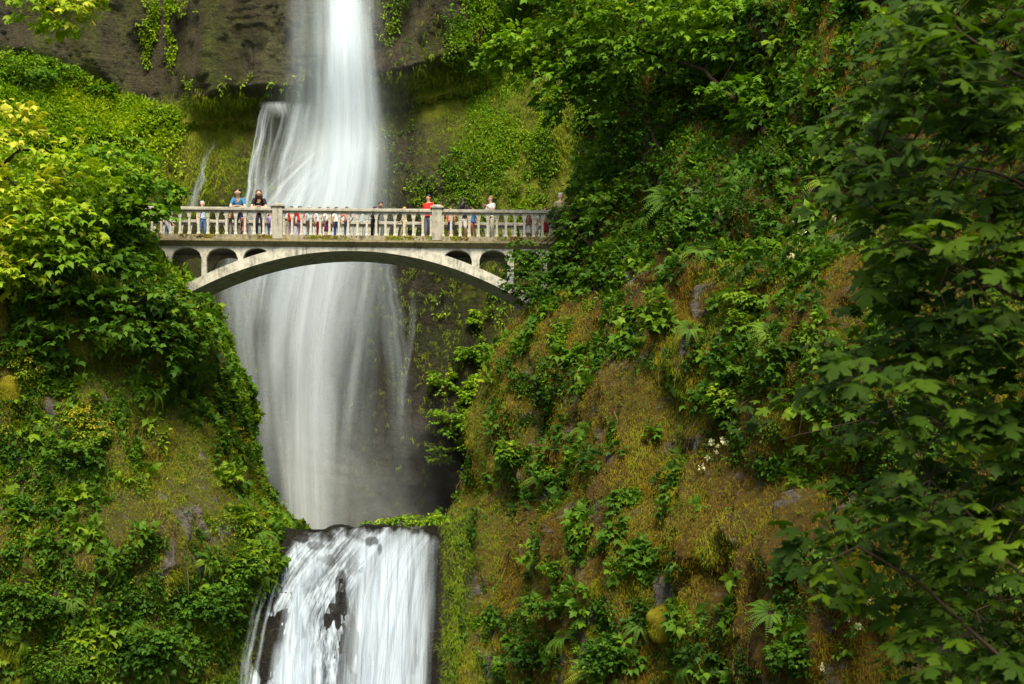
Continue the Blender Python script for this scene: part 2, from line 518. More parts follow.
def bare(p, off):
    return sstep(.585, .65, fbm(p, 5, (1.5, 1.5, .75), off) * .55 + fbm(p, 4, (5, 5, 3), off + 3) * .45 + .20 * spots(p, BARE))


def right_disp(p):
    k = 0.35 + 0.65 * sstep(1.0, 5.0, p[:, 0] - Xr(p[:, 2]))
    g = ridged(p, (0.42, 0.42, 0.13), 5.0, 4)
    return (fbm(p, 4, (0.25, 0.25, 0.22), 21) - 0.5) * 2.2 * k + g * 0.9 * k + ridged(p, (0.9, 0.9, 0.14), 65.0, 3) * 0.60 - 0.75 * k * sstep(.5, 1.0, 1 - np.abs(fbm(p, 4, (0.55, 0.55, 0.16), 165.0) - 0.5) * 16) - spots(p, HOLLOW) - 0.12 * bare(p, 11.0) + (fbm(p, 5, (1.1, 1.1, 0.8), 2.0) - 0.5) * 1.0


def right_attr(p):
    px = CX + F * p[:, 0] / p[:, 1]
    return {'moss': 0.10 * sstep(500, 430, px) * 1.5 - 0.02, 'rock': 1.2 * bare(p, 11.0) - .2}


tt = np.concatenate([np.linspace(0, 2, 70)[:-1], np.linspace(2, 7, 420)[:-1], np.linspace(7, 9, 80)])
curtain('right_cliff', 'right', np.concatenate([np.linspace(-9, 17, 300), np.linspace(17.2, 24, 40)]), right_ctrl, tt, 1, right_disp, M_right, right_attr)

# left cliff -----------------------------------------------------------
Xl = silhouette([(215, 720), (228, 684), (238, 640), (252, 600), (270, 560), (260, 532), (224, 505), (192, 470), (180, 440), (172, 400), (170, 370), (172, 330), (152, 296), (140, 270), (132, 238)], 46.5, 0.05)


def left_ctrl(z):
    xe = float(Xl(min(z, 9.9)))
    up = max(0.0, z - 10.0)
    b = 1.3 * up
    return [(xe - 4 - up * 1.6, 82), (xe - 1.6 - up * 1.6, 66), (xe - 0.3 - up * 1.5, 52 + b * .9), (xe - up * 1.5, 46.6 + 0.05 * z + b), (xe - 2.4 - up * 1.0, 44.2 + 0.12 * z + b),
            (xe - 6 - up * .1, 42.5 + 0.2 * z + b), (xe - 11, 40.5 + 0.25 * z + b), (-24, 34 + 0.3 * z + b), (-32, 20 + b), (-40, 2 + b)]


def left_disp(p):
    k = 0.3 + 0.7 * sstep(1.0, 5.0, Xl(np.minimum(p[:, 2], 9.9)) - p[:, 0])
    return (fbm(p, 4, (0.25, 0.25, 0.22), 51) - 0.5) * 2.2 * k + ridged(p, (0.45, 0.45, 0.15), 15.0, 4) * 0.45 + ridged(p, (0.95, 0.95, 0.25), 75.0, 3) * 0.25 - spots(p, HOLLOW) - 0.12 * bare(p, 12.0) + (fbm(p, 5, (1.1, 1.1, 0.8), 32.0) - 0.5) * 0.9


def left_attr(p):
    px = CX + F * p[:, 0] / p[:, 1]; py = HY - F * p[:, 2] / p[:, 1]
    return {'moss': 0.04 + 0.08 * sstep(10, 12, p[:, 2]) + 0.05 * sstep(620, 680, py), 'rock': 1.2 * bare(p, 12.0) - .2}


curtain('left_cliff', 'left', np.concatenate([np.linspace(-9, 11, 220), np.linspace(11.1, 14.2, 40)]), left_ctrl, np.concatenate([np.linspace(0, 2, 60)[:-1], np.linspace(2, 6.5, 330)[:-1], np.linspace(6.5, 9, 60)]),
        -1, left_disp, M_left, left_attr)


# lower fall rock ------------------------------------------------------
OUT = [(266, 645, 15, 40, 0.8), (341, 606, 8, 34, 0.6)  , (262, 605, 11, 14, 0.5)]


def fall_Y(X, Z):
    """front surface of the lower fall's rock"""
    t = np.clip((0.42 - Z) / 5.6, 0, 2)
    Y = 46.6 - 1.0 * np.sqrt(np.clip(t, 0, 2)) - 0.9 * t
    Y = Y - 0.35 * np.cos((X + 4.6) * 1.1)
    return Y


def build_fall_rock():
    xs = np.linspace(-11.5, -0.8, 200)
    rows = []
    zz = np.concatenate([np.linspace(-9, 0.40, 170)])
    X, Z = np.meshgrid(xs, zz)
    Y = fall_Y(X, Z)
    fl = np.stack([X.ravel(), np.zeros(X.size), Z.ravel()], 1)
    st = np.floor(fbm(fl, 3, (0.7, 1, 0.9), 9) * 9) / 9
    d = (st - 0.5) * 1.0 + (fbm(fl, 5, (1.6, 1, 1.4), 19) - 0.5) * 0.5
    px = CX + F * X / Y; py = HY - F * Z / Y
    o = np.zeros_like(X)
    for cx, cy, rx, ry, a in OUT:
        o = np.maximum(o, a * np.exp(-(((px - cx) / rx) ** 2 + ((py - cy) / ry) ** 2) * 0.9))
    Y = Y - d.reshape(X.shape) * 0.6 - o * 0.5
    # the banks tuck in behind the moss cliffs on either side
    Y = Y - 0.5 * sstep(436, 450, px) + 5.0 * sstep(466, 490, px)
    lb = np.interp(py, [500, 527, 560, 620, 700], [270, 266, 252, 232, 216])
    Y = Y + 5.0 * sstep(0, -22, px - lb)
    # top shelf running back under the pool
    back = []
    ztop = Z[-1]
    crest = 0.40 + (fbm(np.stack([xs, xs * 0, xs * 0], 1), 4, (1.6, 1, 1), 4) - 0.5) * 0.30
    pc = CX + F * xs / Y[-1]
    crest = crest - .12 * sstep(345, 300, pc) + .22 * sstep(438, 450, pc) + .12 * sstep(292, 280, pc)
    Z[-1] = crest
    for k, dy in enumerate((0.15, 0.5, 1.2, 2.4, 4.0)):
        back.append(np.stack([xs, Y[-1] + dy, crest + (0.05 if k == 0 else 0.03 - 0.03 * k) + (fbm(np.stack([xs, xs * 0 + dy, xs * 0], 1), 4, (1.9, 1, 1), 14) - 0.5) * 0.2], -1))
    V = np.concatenate([np.stack([X, Y, Z], -1)] + [b[None] for b in back], 0)
    n0, n1 = V.shape[:2]; V = V.reshape(-1, 3)
    idx = np.arange(n0 * n1).reshape(n0, n1)
    Fc = np.stack([idx[:-1, :-1], idx[:-1, 1:], idx[1:, 1:], idx[1:, :-1]], -1).reshape(-1, 4)
    pxf = CX + F * V[:, 0] / V[:, 1]
    me = mesh_np('ledge_rock', V, Fc, {'moss': 0.1 + 0.25 * sstep(440, 450, pxf) + 0.2 * sstep(270, 240, pxf), 'rock': -1.0 * sstep(438, 446, pxf) - sstep(255, 235, pxf)})
    o2 = link('ledge_rock', me, M_wetrock, smooth=True); tag(o2, kind='structure')
    CLIFFS['fall'] = (V, Fc)


build_fall_rock()

# ground and pool ------------------------------------------------------
g = np.concatenate([np.linspace(-900, -45, 16), np.linspace(-40, 40, 90), np.linspace(45, 900, 16)])
X, Y = np.meshgrid(g, g)
Z = -1.7 - 5.2 * sstep(6, 34, Y) * sstep(30, 14, np.abs(X)) + (fbm(np.stack([X.ravel(), Y.ravel(), Y.ravel() * 0], 1), 4, (.3, .3, 1)) - .5).reshape(X.shape) * 0.7
n0, n1 = X.shape; idx = np.arange(n0 * n1).reshape(n0, n1)
me = mesh_np('ground', np.stack([X, Y, Z], -1).reshape(-1, 3), np.stack([idx[:-1, :-1], idx[:-1, 1:], idx[1:, 1:], idx[1:, :-1]], -1).reshape(-1, 4))
tag(link('ground', me, simple('forest_floor', (0.05, 0.055, 0.02), 0.95, 0.5, 0.6), smooth=True), kind='structure')

m, nt, out = newmat('pool_water')
bn = noise(nt, coords(nt), 3.0, 4)
principled(nt, out, (0.03, 0.045, 0.04), 0.08, 0.5, bn, 0.3, 0.05)
M_pool = m
xs = np.linspace(-13, 6, 40); ys = np.linspace(47.2, 79, 60)
X, Y = np.meshgrid(xs, ys); idx = np.arange(X.size).reshape(X.shape)
me = mesh_np('pool_water', np.stack([X, Y, 0.30 + 0 * X], -1).reshape(-1, 3), np.stack([idx[:-1, :-1], idx[:-1, 1:], idx[1:, 1:], idx[1:, :-1]], -1).reshape(-1, 4))
tag(link('pool_water', me, M_pool, smooth=True), kind='structure')
xs = np.linspace(-14, 3, 30); ys = np.linspace(28, 46, 30)
X, Y = np.meshgrid(xs, ys); idx = np.arange(X.size).reshape(X.shape)
me = mesh_np('creek_water', np.stack([X, Y, -6.4 + 0 * X], -1).reshape(-1, 3), np.stack([idx[:-1, :-1], idx[:-1, 1:], idx[1:, 1:], idx[1:, :-1]], -1).reshape(-1, 4))
tag(link('creek_water', me, M_pool, smooth=True), kind='structure')


# ------------------------------------------------------------------ falling water
def sheet(name, rows, Yf, mat, nu=40, nv=140, soft=0.35, seed=0.0, wob=0.15, holes=(), parent=None, fadev=None, jag=0.0, fq=(1.4, .25), top=0, crest=0, swirl=0.0):
    """rows: (py, xl, xr, alpha) in pixels; Yf: depth(px, py)"""
    rows = sorted(rows)
    py = np.linspace(rows[0][0], rows[-1][0], nv)
    A = np.array(rows, float)
    def sm(k):
        q = np.interp(py, A[:, 0], A[:, k]); w = max(2, nv // 14); pad = np.concatenate([2 * q[0] - q[w:0:-1], q, 2 * q[-1] - q[-2:-w - 2:-1]])
        return np.convolve(pad, np.ones(2 * w + 1) / (2 * w + 1), 'valid')
    xl, xr, al = sm(1), sm(2), sm(3)
    jit = (fbm(np.stack([py * 0, py * .05, py * 0], 1), 3, (1, 1, 1), seed + 50) - .5) * jag
    xl = xl + jit; xr = xr + jit + (fbm(np.stack([py * 0, py * .09, py * 0], 1), 3, (1, 1, 1), seed + 90) - .5) * jag
    u = np.linspace(0, 1, nu)
    U, PY = np.meshgrid(u, py)
    PX = xl[:, None] + (xr - xl)[:, None] * U
    VV = (PY - py[0]) / (py[-1] - py[0])
    if crest: PY = PY + (5 * sstep(345, 300, PX) + 9 * np.clip((PX - 424) / 14, 0, 1.3) ** 2) * np.exp(-VV * 9)
    if crest: PY = PY + crest * (fbm(np.stack([PX.ravel() * .06, PX.ravel() * 0, PX.ravel() * 0], 1), 3, (1, 1, 1), 7.7).reshape(PX.shape) - .35) * 2 * np.exp(-VV * 14)
    Y = Yf(PX, PY)
    X = (PX - CX) / F * Y; Z = (HY - PY) / F * Y
    fl = np.stack([X.ravel(), np.zeros(X.size), Z.ravel()], 1)
    Y = Y - (fbm(fl, 4, (fq[0], 1, fq[1]), seed) - 0.5).reshape(X.shape) * wob * 2
    X = (PX - CX) / F * Y; Z = (HY - PY) / F * Y
    e = np.minimum(U, 1 - U)
    a = sstep(0, soft, e + (fbm(np.stack([U.ravel() * 6, U.ravel() * 0, PY.ravel() * 0.012], 1), 3, (1, 1, 1), seed + 5).reshape(X.shape) - .5) * soft * 0.6 * (e > 0.01)) * al[:, None]
    a *= sstep(0, 0.02, e)
    if top:
        tv = VV
        a = a * sstep(0, 1, tv / top + (fbm(fl, 4, (3.5, 1, 3), seed + 3).reshape(X.shape) - .5) * 2.2)
    if fadev:
        a = a * sstep(0, fadev, (PY - py[0]) / (py[-1] - py[0])) * sstep(0, fadev, (py[-1] - PY) / (py[-1] - py[0]))
    for cx, cy, rx, ry, k in holes:
        q = ((PX - cx) / rx) ** 2 + ((PY - cy) / ry) ** 2
        q = q + (fbm(fl, 5, (3.5, 1, 1.6), 61.0).reshape(X.shape) - 0.5) * 4.0
        a = a * (1 - k * sstep(1.35, 0.6, q))
    V = np.stack([X, Y, Z], -1).reshape(-1, 3)
    idx = np.arange(V.shape[0]).reshape(X.shape)
    Fc = np.stack([idx[:-1, :-1], idx[1:, :-1], idx[1:, 1:], idx[:-1, 1:]], -1).reshape(-1, 4)
    wm = float(np.mean(xr - xl)) / F * float(np.mean(Y))
    uv = np.stack([(U + swirl * np.exp(-VV * 7)).ravel() * wm + seed, Z.ravel() + seed], 1)
    me = mesh_np(name, V, Fc, {'alpha': a.ravel()}, uv)
    o = link(name, me, mat, parent, smooth=True)
    return o


W_core = watermat('falling_water_core', 1.5, 0.05, 0.34, 0.62, 0.34, 1.2)
W_veil = watermat('falling_water_veil', 1.0, 0.045, 0.36, 0.64, 0.08, 1.0, (0.52, 0.64, 0.72))
W_stream = watermat('falling_water_streams', 2.6, 0.10, 0.40, 0.62, 0.05, 1.2)
W_low = watermat('cascade_water', 4.5, 0.9, 0.40, 0.62, 0.08, 1.2, (0.58, 0.69, 0.82))
W_low2 = watermat('cascade_curtain', 4.2, 0.16, 0.34, 0.66, 0.32, 1.08, (0.58, 0.69, 0.82))
W_mist = watermat('spray_mist', 0.25, 0.10, 0.30, 0.70, 0.30, 1.0, (0.74, 0.80, 0.83))

fall = empty('upper_waterfall', P(330, 527, 72)); tag(fall, kind='structure')
fall_inv = Matrix.Translation(-fall.location)


def upper(name, rows, depth, mat, **kw):
    o = sheet(name, rows, lambda px, py: depth + 0 * px + (1.0 * sstep(150, 40, py)) * -1.0, mat, **kw)
    o.parent = fall; o.matrix_parent_inverse = fall_inv
    return o


VEIL = [(-80, 276, 392, .24), (0, 278, 390, .26), (90, 280, 394, .30), (140, 272, 402, .36), (200, 250, 402, .42), (260, 216, 402, .38), (350, 212, 394, .24), (450, 228, 384, .17), (531, 258, 370, .17)]
upper('water_veil', VEIL, 70.6, W_veil, nu=70, seed=1.0, soft=0.3)
upper('water_veil', [(r[0], r[1] + 16, r[2] - 10, r[3] * 1.2) for r in VEIL], 70.0, W_veil, nu=60, seed=13.0, soft=0.4)
CORE = [(-80, 312, 372, .95), (0, 309, 374, .95), (60, 311, 379, .95), (130, 308, 386, .95), (200, 292, 386, .85), (270, 272, 364, .50), (340, 262, 348, .40), (430, 268, 338, .46), (531, 280, 336, .44)]
upper('water_core', CORE, 69.4, W_core, nu=50, seed=4.0, soft=0.42)
upper('water_core', [(-80, 320, 368, .9), (60, 322, 370, .9), (150, 322, 372, .75), (230, 314, 364, .5), (330, 294, 344, .3), (440, 298, 340, .35), (531, 304, 336, .35)], 68.9, W_core, nu=40, seed=9.0, soft=0.48)
# many separate strands give the fall its uneven edge and depth
sr = np.random.default_rng(5)
CA = np.array(CORE, float)
for q in range(34):
    u0 = sr.uniform(-.22, 1.12); wd = sr.uniform(8, 26)
    if q < 15: y0 = sr.uniform(-90, 150); y1 = y0 + sr.uniform(120, 260)
    else: y0 = sr.uniform(150, 330); y1 = min(533, y0 + sr.uniform(120, 240))
    al = sr.uniform(.22, .5) * (1 if 0 <= u0 <= 1 else .4) * (1 if q < 15 else .5); rows = []
    for yy in np.linspace(y0, y1, 6):
        a = np.interp(yy, CA[:, 0], CA[:, 1]); b_ = np.interp(yy, CA[:, 0], CA[:, 2]); ex = 1.0 + .45 * sstep(200, 280, yy)
        xc = (a + b_) / 2 + (b_ - a) * (u0 - .5) * ex
        rows.append((yy, xc - wd / 2 * (.8 + .5 * (yy - y0) / (y1 - y0)), xc + wd / 2 * (.8 + .5 * (yy - y0) / (y1 - y0)), al))
    upper('water_strand', rows, 69.2 + sr.uniform(-.5, 1.0), W_core, nu=14, nv=70, seed=60.0 + q * 3, soft=0.5, fadev=.42, jag=0.8)
upper('water_streak', [(262, 214, 262, .35), (330, 222, 262, .4), (420, 238, 270, .35), (500, 262, 290, .25)], 69.8, W_veil, seed=6.0, soft=0.5, fadev=.15)
upper('water_streak', [(280, 412, 420, .3), (330, 407, 416, .4), (390, 397, 407, .3), (440, 392, 404, .1)], 71.4, W_veil, seed=16.0, soft=0.5, nu=10, jag=2, fadev=.3)
upper('water_streak', [(264, 372, 398, .35), (360, 380, 412, .30), (440, 384, 414, .15), (531, 388, 420, .0)], 70.9, W_veil, seed=19.0, soft=0.5, nu=14, jag=4)
# splash leaving the ledge to the left and the small streams beside it
for q, (dx, al, wd) in enumerate(((0, .8, 1), (-14, .5, .5), (12, .6, .6), (-26, .35, .4), (4, .6, .3))):
    upper('water_splash', [(126 + abs(dx) * .5, 350 + dx, 350 + dx + 24 * wd, .0), (142, 334 + dx, 334 + dx + 40 * wd, .7 * al), (160, 312 + dx, 312 + dx + 48 * wd, .9 * al), (185, 286 + dx, 286 + dx + 50 * wd, .9 * al), (215, 262 + dx, 262 + dx + 52 * wd, .8 * al), (260, 242 + dx, 242 + dx + 60 * wd, .6 * al), (330, 232 + dx, 232 + dx + 60 * wd, .0)],
          69.7 + q * .12, W_stream, seed=23.0 + q * 5, soft=0.48, nu=40, jag=5)
for q, (x0, x1, x2, wd, al) in enumerate(((264, 251, 240, 7, .9), (268, 256, 246, 5, .7), (262, 250, 243, 3, .5), (262, 250, 238, 18, .45), (297, 278, 264, 8, .5), (288, 272, 258, 20, .4), (284, 268, 254, 5, .4), (306, 292, 280, 8, .4), (292, 280, 258, 30, .35))):
    upper('water_stream', [(103, x0, x0 + wd, .2 * al), (112, x0 - 3, x0 - 3 + wd, al), (140, (x0 + x1) / 2 - 2, (x0 + x1) / 2 - 2 + wd * 1.2, al), (165, x1 - 2, x1 - 2 + wd * 1.3, al * .9), (192, (x1 + x2) / 2, (x1 + x2) / 2 + wd * 1.7, al * .8), (224, x2 - 4, x2 - 4 + wd * 2.2, al * .4)],
          72.1 - q * .07, W_stream, seed=131.0 + q * 7, soft=0.5, nu=16, jag=3.5)
upper('water_stream', [(101, 258, 304, .0), (105, 258, 306, .6), (111, 262, 306, .3), (118, 264, 304, .0)], 72.6, W_stream, seed=35.0, soft=0.45, nu=30, nv=30)
for q, (dx, wd, al) in enumerate(((0, 3, .45), (3, 2, .3), (-3, 9, .25))):
    upper('water_stream', [(140, 212 + dx, 212 + dx + wd, .0), (160, 204 + dx, 204 + dx + wd, .6 * al), (172, 200 + dx, 200 + dx + wd, .9 * al), (190, 192 + dx, 192 + dx + wd * 1.6, al), (212, 187 + dx, 187 + dx + wd * 1.6, al * .5)], 73.0 - q * .1, W_stream, seed=238.0 + q * 5, soft=0.5, nu=8, jag=8)
upper('mist', [(380, 200, 440, .0), (440, 215, 450, .14), (490, 235, 480, .26), (531, 245, 490, .28)], 67.5, W_mist, seed=41.0, soft=0.5, nu=40, nv=60, wob=.5)
upper('mist', [(40, 250, 430, .0), (130, 250, 435, .16), (200, 240, 435, .20), (300, 230, 425, .12), (400, 205, 430, .0)], 68.3, W_mist, seed=44.0, soft=0.5, nu=40, nv=60, wob=.5)

low = empty('lower_waterfall', P(365, 680, 44.5)); tag(low, kind='structure')
low_inv = Matrix.Translation(-low.location)


def lower(name, rows, off, mat, **kw):
    def Yf(px, py):
        Y = 46.0 + 0 * px
        for _ in range(3):
            X = (px - CX) / F * Y; Z = (HY - py) / F * Y
            Y = fall_Y(X, Z) - off
        return Y
    o = sheet(name, rows, Yf, mat, **kw)
    o.parent = low; o.matrix_parent_inverse = low_inv
    return o


HO = [(cx, cy, rx, ry, min(1.0, 0.75 + a * .3)) for cx, cy, rx, ry, a in OUT]
NO = [(300, 537, 7, 6, .9), (374, 541, 7, 4, .8), (380, 549, 3, 8, .6), (262, 612, 9, 16, .9), (266, 648, 12, 30, 1), (341, 592, 5, 20, .75), (338, 620, 5, 18, .6), (326, 560, 9, 5, .6), (352, 566, 5, 10, .5), (320, 546, 12, 4, .5)]
lower('cascade_water', [(526, 294, 396, .6), (545, 286, 388, .8), (575, 272, 368, .95), (610, 258, 352, 1.), (650, 248, 346, 1.), (690, 242, 344, 1.), (790, 226, 342, 1.)], 0.16, W_low, nu=220, nv=220, seed=2.0, soft=0.10, wob=.26, holes=NO, fq=(4, 1.3), top=.05, crest=5, swirl=-.22)
lower('cascade_water', [(526, 352, 442, .6), (545, 346, 439, .85), (580, 342, 438, .9), (620, 338, 437, .95), (690, 334, 436, .95), (790, 330, 438, 1.)], 0.34, W_low2, nu=200, nv=200, seed=7.0, soft=0.22, wob=.34, holes=[(374, 541, 8, 5, .8), (380, 549, 3, 8, .7), (341, 598, 5, 22, .75), (446, 590, 9, 30, .8), (444, 650, 8, 30, .7), (354, 650, 6, 30, .4), (412, 640, 5, 40, .3), (388, 590, 4, 30, .3)], fq=(3.2, .30), top=.05, crest=4, swirl=-.35)
lower('cascade_water', [(534, 384, 436, .0), (546, 376, 434, .7), (572, 366, 432, 1.), (620, 360, 428, 1.), (690, 350, 420, .9), (790, 340, 420, 1.)], 0.62, W_low2, nu=120, nv=160, seed=11.0, soft=0.35, wob=.3, fq=(4, .25), swirl=-.35)
lower('cascade_water', [(586, 286, 316, .0), (604, 280, 320, .8), (640, 272, 322, 1.), (690, 262, 326, 1.), (790, 250, 330, 1.)], 0.50, W_low2, nu=90, nv=140, seed=17.0, soft=0.42, wob=.25, fq=(5, .5), holes=[(262, 650, 14, 30, .9), (341, 606, 9, 30, .8)])
lower('cascade_water', [(548, 306, 350, .0), (566, 294, 334, .8), (590, 284, 314, .8), (620, 278, 304, .0)], 0.34, W_low2, nu=50, nv=70, seed=21.0, soft=0.45, wob=.22, fq=(6, .6), swirl=-.3)
lower('cascade_water', [(640, 270, 300, .0), (656, 268, 304, 1.), (690, 262, 310, .9), (790, 250, 320, 1.)], 0.78, W_low2, nu=60, nv=90, seed=23.0, soft=0.45, wob=.2, fq=(6, .6))
for q, (xa, xb, al) in enumerate(((268, 244, .5), (262, 240, .35), (276, 254, .4))):
    lower('cascade_thread', [(576, xa, xa + 5, .0), (600, (xa * 2 + xb) / 3, (xa * 2 + xb) / 3 + 5, al), (640, (xa + xb * 2) / 3 - 3, (xa + xb * 2) / 3 + 3, al * .9), (690, xb - 4, xb + 4, al), (790, xb - 14, xb - 4, al)], 0.62, W_low, nu=16, nv=90, seed=25.0 + q * 4, soft=0.5, wob=.15, jag=2.5, fq=(6, .6))


# ------------------------------------------------------------------ bridge
M_con = concrete('weathered_concrete', (0.44, 0.44, 0.39), 0.66, 0.5)
M_rail = concrete('rail_concrete', (0.40, 0.385, 0.32), 0.6, 0.35)
M_cap = concrete('coping_concrete', (0.31, 0.30, 0.26), 0.6, 0.45)
M_kerb = concrete('mossy_kerb_concrete', (0.26, 0.23, 0.16), 0.85, 0.9)
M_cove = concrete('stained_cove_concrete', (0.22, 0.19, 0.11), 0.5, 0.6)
M_dark = concrete('dark_deck_concrete', (0.20, 0.19, 0.16), 0.5, 0.4)
BX, BY, BYAW = -5.52, 50.0, 0.046
bridge = empty('arched_footbridge', (BX, BY, 0), BYAW)
tag(bridge, 'pale weathered concrete arch footbridge with balustrades crossing in front of the waterfall', 'bridge')
BM = Matrix.Translation((BX, BY, 0)) @ Matrix.Rotation(BYAW, 4, 'Z')
zpx = lambda py: (HY - py) / 29.0
W_ = 2.15
X0, X1 = -10.4, 8.9


def intr(x): return 10.0 - 1.448 * (x / 5.517) ** 2 - 0.010 * max(0, abs(x) - 4.5) ** 2
def extr(x): return intr(x) + 0.36


# arch barrel
xs = np.linspace(-7.9, 7.9, 90)
b = MB(); b.strip(xs, [min(extr(x), 10.12) for x in xs], [intr(x) for x in xs], 0.14, W_ - 0.02); b.build('arch_barrel', M_con, bridge)
# deck slab, kerbs and cove
b = MB(); b.box(X0, X1, 0.22, W_ - 0.1, 10.15, 10.40); b.build('deck_slab', M_dark, bridge)
for y0, y1, sgn in ((0.0, 0.24, 1), (W_ - 0.12, W_ + 0.12, -1)):
    b = MB(); b.box(X0, X1, y0, y1, 10.34, 10.50)
    b.build('kerb', M_kerb, bridge)
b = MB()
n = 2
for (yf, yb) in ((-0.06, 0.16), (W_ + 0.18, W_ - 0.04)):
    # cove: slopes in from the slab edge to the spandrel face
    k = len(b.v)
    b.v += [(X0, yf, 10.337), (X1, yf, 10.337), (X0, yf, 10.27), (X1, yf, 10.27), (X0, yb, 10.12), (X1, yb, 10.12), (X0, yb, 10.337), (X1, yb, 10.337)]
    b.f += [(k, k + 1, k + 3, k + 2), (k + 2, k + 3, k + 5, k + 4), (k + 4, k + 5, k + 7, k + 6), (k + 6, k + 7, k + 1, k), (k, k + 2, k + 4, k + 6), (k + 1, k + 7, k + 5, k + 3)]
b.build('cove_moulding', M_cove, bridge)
# spandrel walls with arched openings and columns
OPEN = [(-9.6, -8.7), (-8.5, -7.45), (-7.28, -6.36), (-6.19, -5.17), (-5.0, -3.93), (-3.76, -2.80), (3.14, 4.14), (4.40, 5.38), (5.60, 6.55), (6.75, 7.65), (7.85, 8.6)]


def spandrel(y0, y1):
    xs, zb = [], []
    base = lambda x: max(extr(x) - 0.05, 7.2) if abs(x) < 7.9 else 7.2
    x = X0 + 0.05; pts = []
    cur = X0 + 0.05
    for a, c in OPEN:
        for t in np.linspace(cur, a, 8): pts.append((t, base(t)))
        w2 = (c - a) / 2
        for t in np.linspace(-1, 1, 15):
            xx = a + w2 + w2 * t
            head = 9.72 + 0.36 * math.sqrt(max(0, 1 - t * t))
            pts.append((xx + (1e-3 if t == -1 else (-1e-3 if t == 1 else 0)), max(head, base(xx) if abs(xx) < 7.9 else 0)))
        cur = c
    for t in np.linspace(cur, X1 - 0.05, 8): pts.append((t, base(t)))
    pts = [p for p in pts]
    m = MB(); m.strip([p[0] for p in pts], [10.145] * len(pts), [min(p[1], 10.14) for p in pts], y0, y1)
    return m


spandrel(0.17, 0.38).build('spandrel_wall', M_con, bridge)
spandrel(W_ - 0.30, W_ - 0.08).build('spandrel_wall', M_con, bridge)
# abutment blocks where the arch lands
for sx in (-1, 1):
    b = MB(); b.box(sx * 8.1 - 0.6, sx * 8.1 + 0.6, 0.16, W_ - 0.04, 6.4, 8.2); b.build('abutment', M_con, bridge)

PIERS = [-7.96, -2.55, 2.93, 8.35]
ZS, ZR, ZT = 11.13, 11.285, 11.335        # spring of the little arches, their crown, underside of the coping


def baluster_mesh():
    b = MB()
    for z0, z1, w0, w1 in ((10.50, 10.55, .060, .060), (10.55, 10.60, .060, .044), (10.60, 11.06, .044, .037), (11.06, 11.095, .037, .052), (11.095, 11.135, .054, .054)):
        k = len(b.v)
        b.v += [(-w0, -w0, z0), (w0, -w0, z0), (w0, w0, z0), (-w0, w0, z0), (-w1, -w1, z1), (w1, -w1, z1), (w1, w1, z1), (-w1, w1, z1)]
        b.f += [tuple(k + i for i in q) for q in ((3, 2, 1, 0), (4, 5, 6, 7), (0, 1, 5, 4), (1, 2, 6, 5), (2, 3, 7, 6), (3, 0, 4, 7))]
    me = b.mesh('baluster'); me.materials.append(M_rail)
    return me


bal_me = baluster_mesh()
for yc in (0.12, W_):
    rail = None
    b = MB()
    spans = [(PIERS[i] + 0.17, PIERS[i + 1] - 0.17) for i in range(3)]
    for a, c in [(X0, PIERS[0] - 0.17)] + spans + [(PIERS[3] + 0.17, X1)]:
        b.box(a, c, yc - 0.15, yc + 0.15, ZT, 11.40)
        b.box(a, c, yc - 0.11, yc + 0.11, 11.402, 11.45, 0.02)
    rail = b.build('balustrade', M_cap, bridge)
    for a, c in spans:
        nb = 16; st = (c - a) / nb; rr = st / 2 - 0.055
        xs, zb = [], []
        for k in range(nb):
            x0 = a + k * st
            xs += [x0, x0 + 0.052]; zb += [ZS, ZS]
            for t in np.linspace(-1, 1, 9):
                xs.append(x0 + st / 2 + rr * t * 0.999); zb.append(ZS + 0.01 + (ZR - ZS) * math.sqrt(max(0, 1 - t * t)))
        xs.append(c - 0.03); zb.append(ZS); xs.append(c); zb.append(ZS)
        m = MB(); m.strip(xs, [ZT - 0.002] * len(xs), zb, yc - 0.06, yc + 0.06); m.build('arcade_band', M_rail, rail)
        for k in range(nb + 1):
            o = link('baluster', bal_me, None, rail)
            o.location = (a + k * st + (0.03 if k == 0 else -0.03 if k == nb else 0), yc, 0)
    for px_ in PIERS:
        m = MB(); m.box(px_ - 0.17, px_ + 0.17, yc - 0.17, yc + 0.17, 10.36, 11.47); o = m.build('pier', M_cap, rail)
        m = MB(); m.box(px_ - 0.23, px_ + 0.23, yc - 0.23, yc + 0.23, 11.472, 11.53); m.box(px_ - 0.20, px_ + 0.20, yc - 0.20, yc + 0.20, 11.532, 11.60, 0.08)
        m.build('pier_cap', M_cap, rail)

# ------------------------------------------------------------------ people
SKIN_M = {k: simple('skin_' + k, c, 0.6, 0.05, 3, 0.4) for k, c in {'light': (0.62, 0.38, 0.28), 'tan': (0.42, 0.23, 0.14), 'brown': (0.20, 0.10, 0.06)}.items()}
HAIR_M = {k: simple('hair_' + k, c, 0.5, 0.2, 30, 0.5) for k, c in {'black': (0.012, 0.010, 0.009), 'brown': (0.07, 0.03, 0.015), 'blond': (0.42, 0.25, 0.09), 'grey': (0.42, 0.42, 0.42)}.items()}
CLOTH = {}


def cloth(c):
    if c not in CLOTH: CLOTH[c] = simple('cloth', c, 0.9, 0.12, 12)
    return CLOTH[c]


M_eye = simple('eye', (0.02, 0.015, 0.01), 0.3)


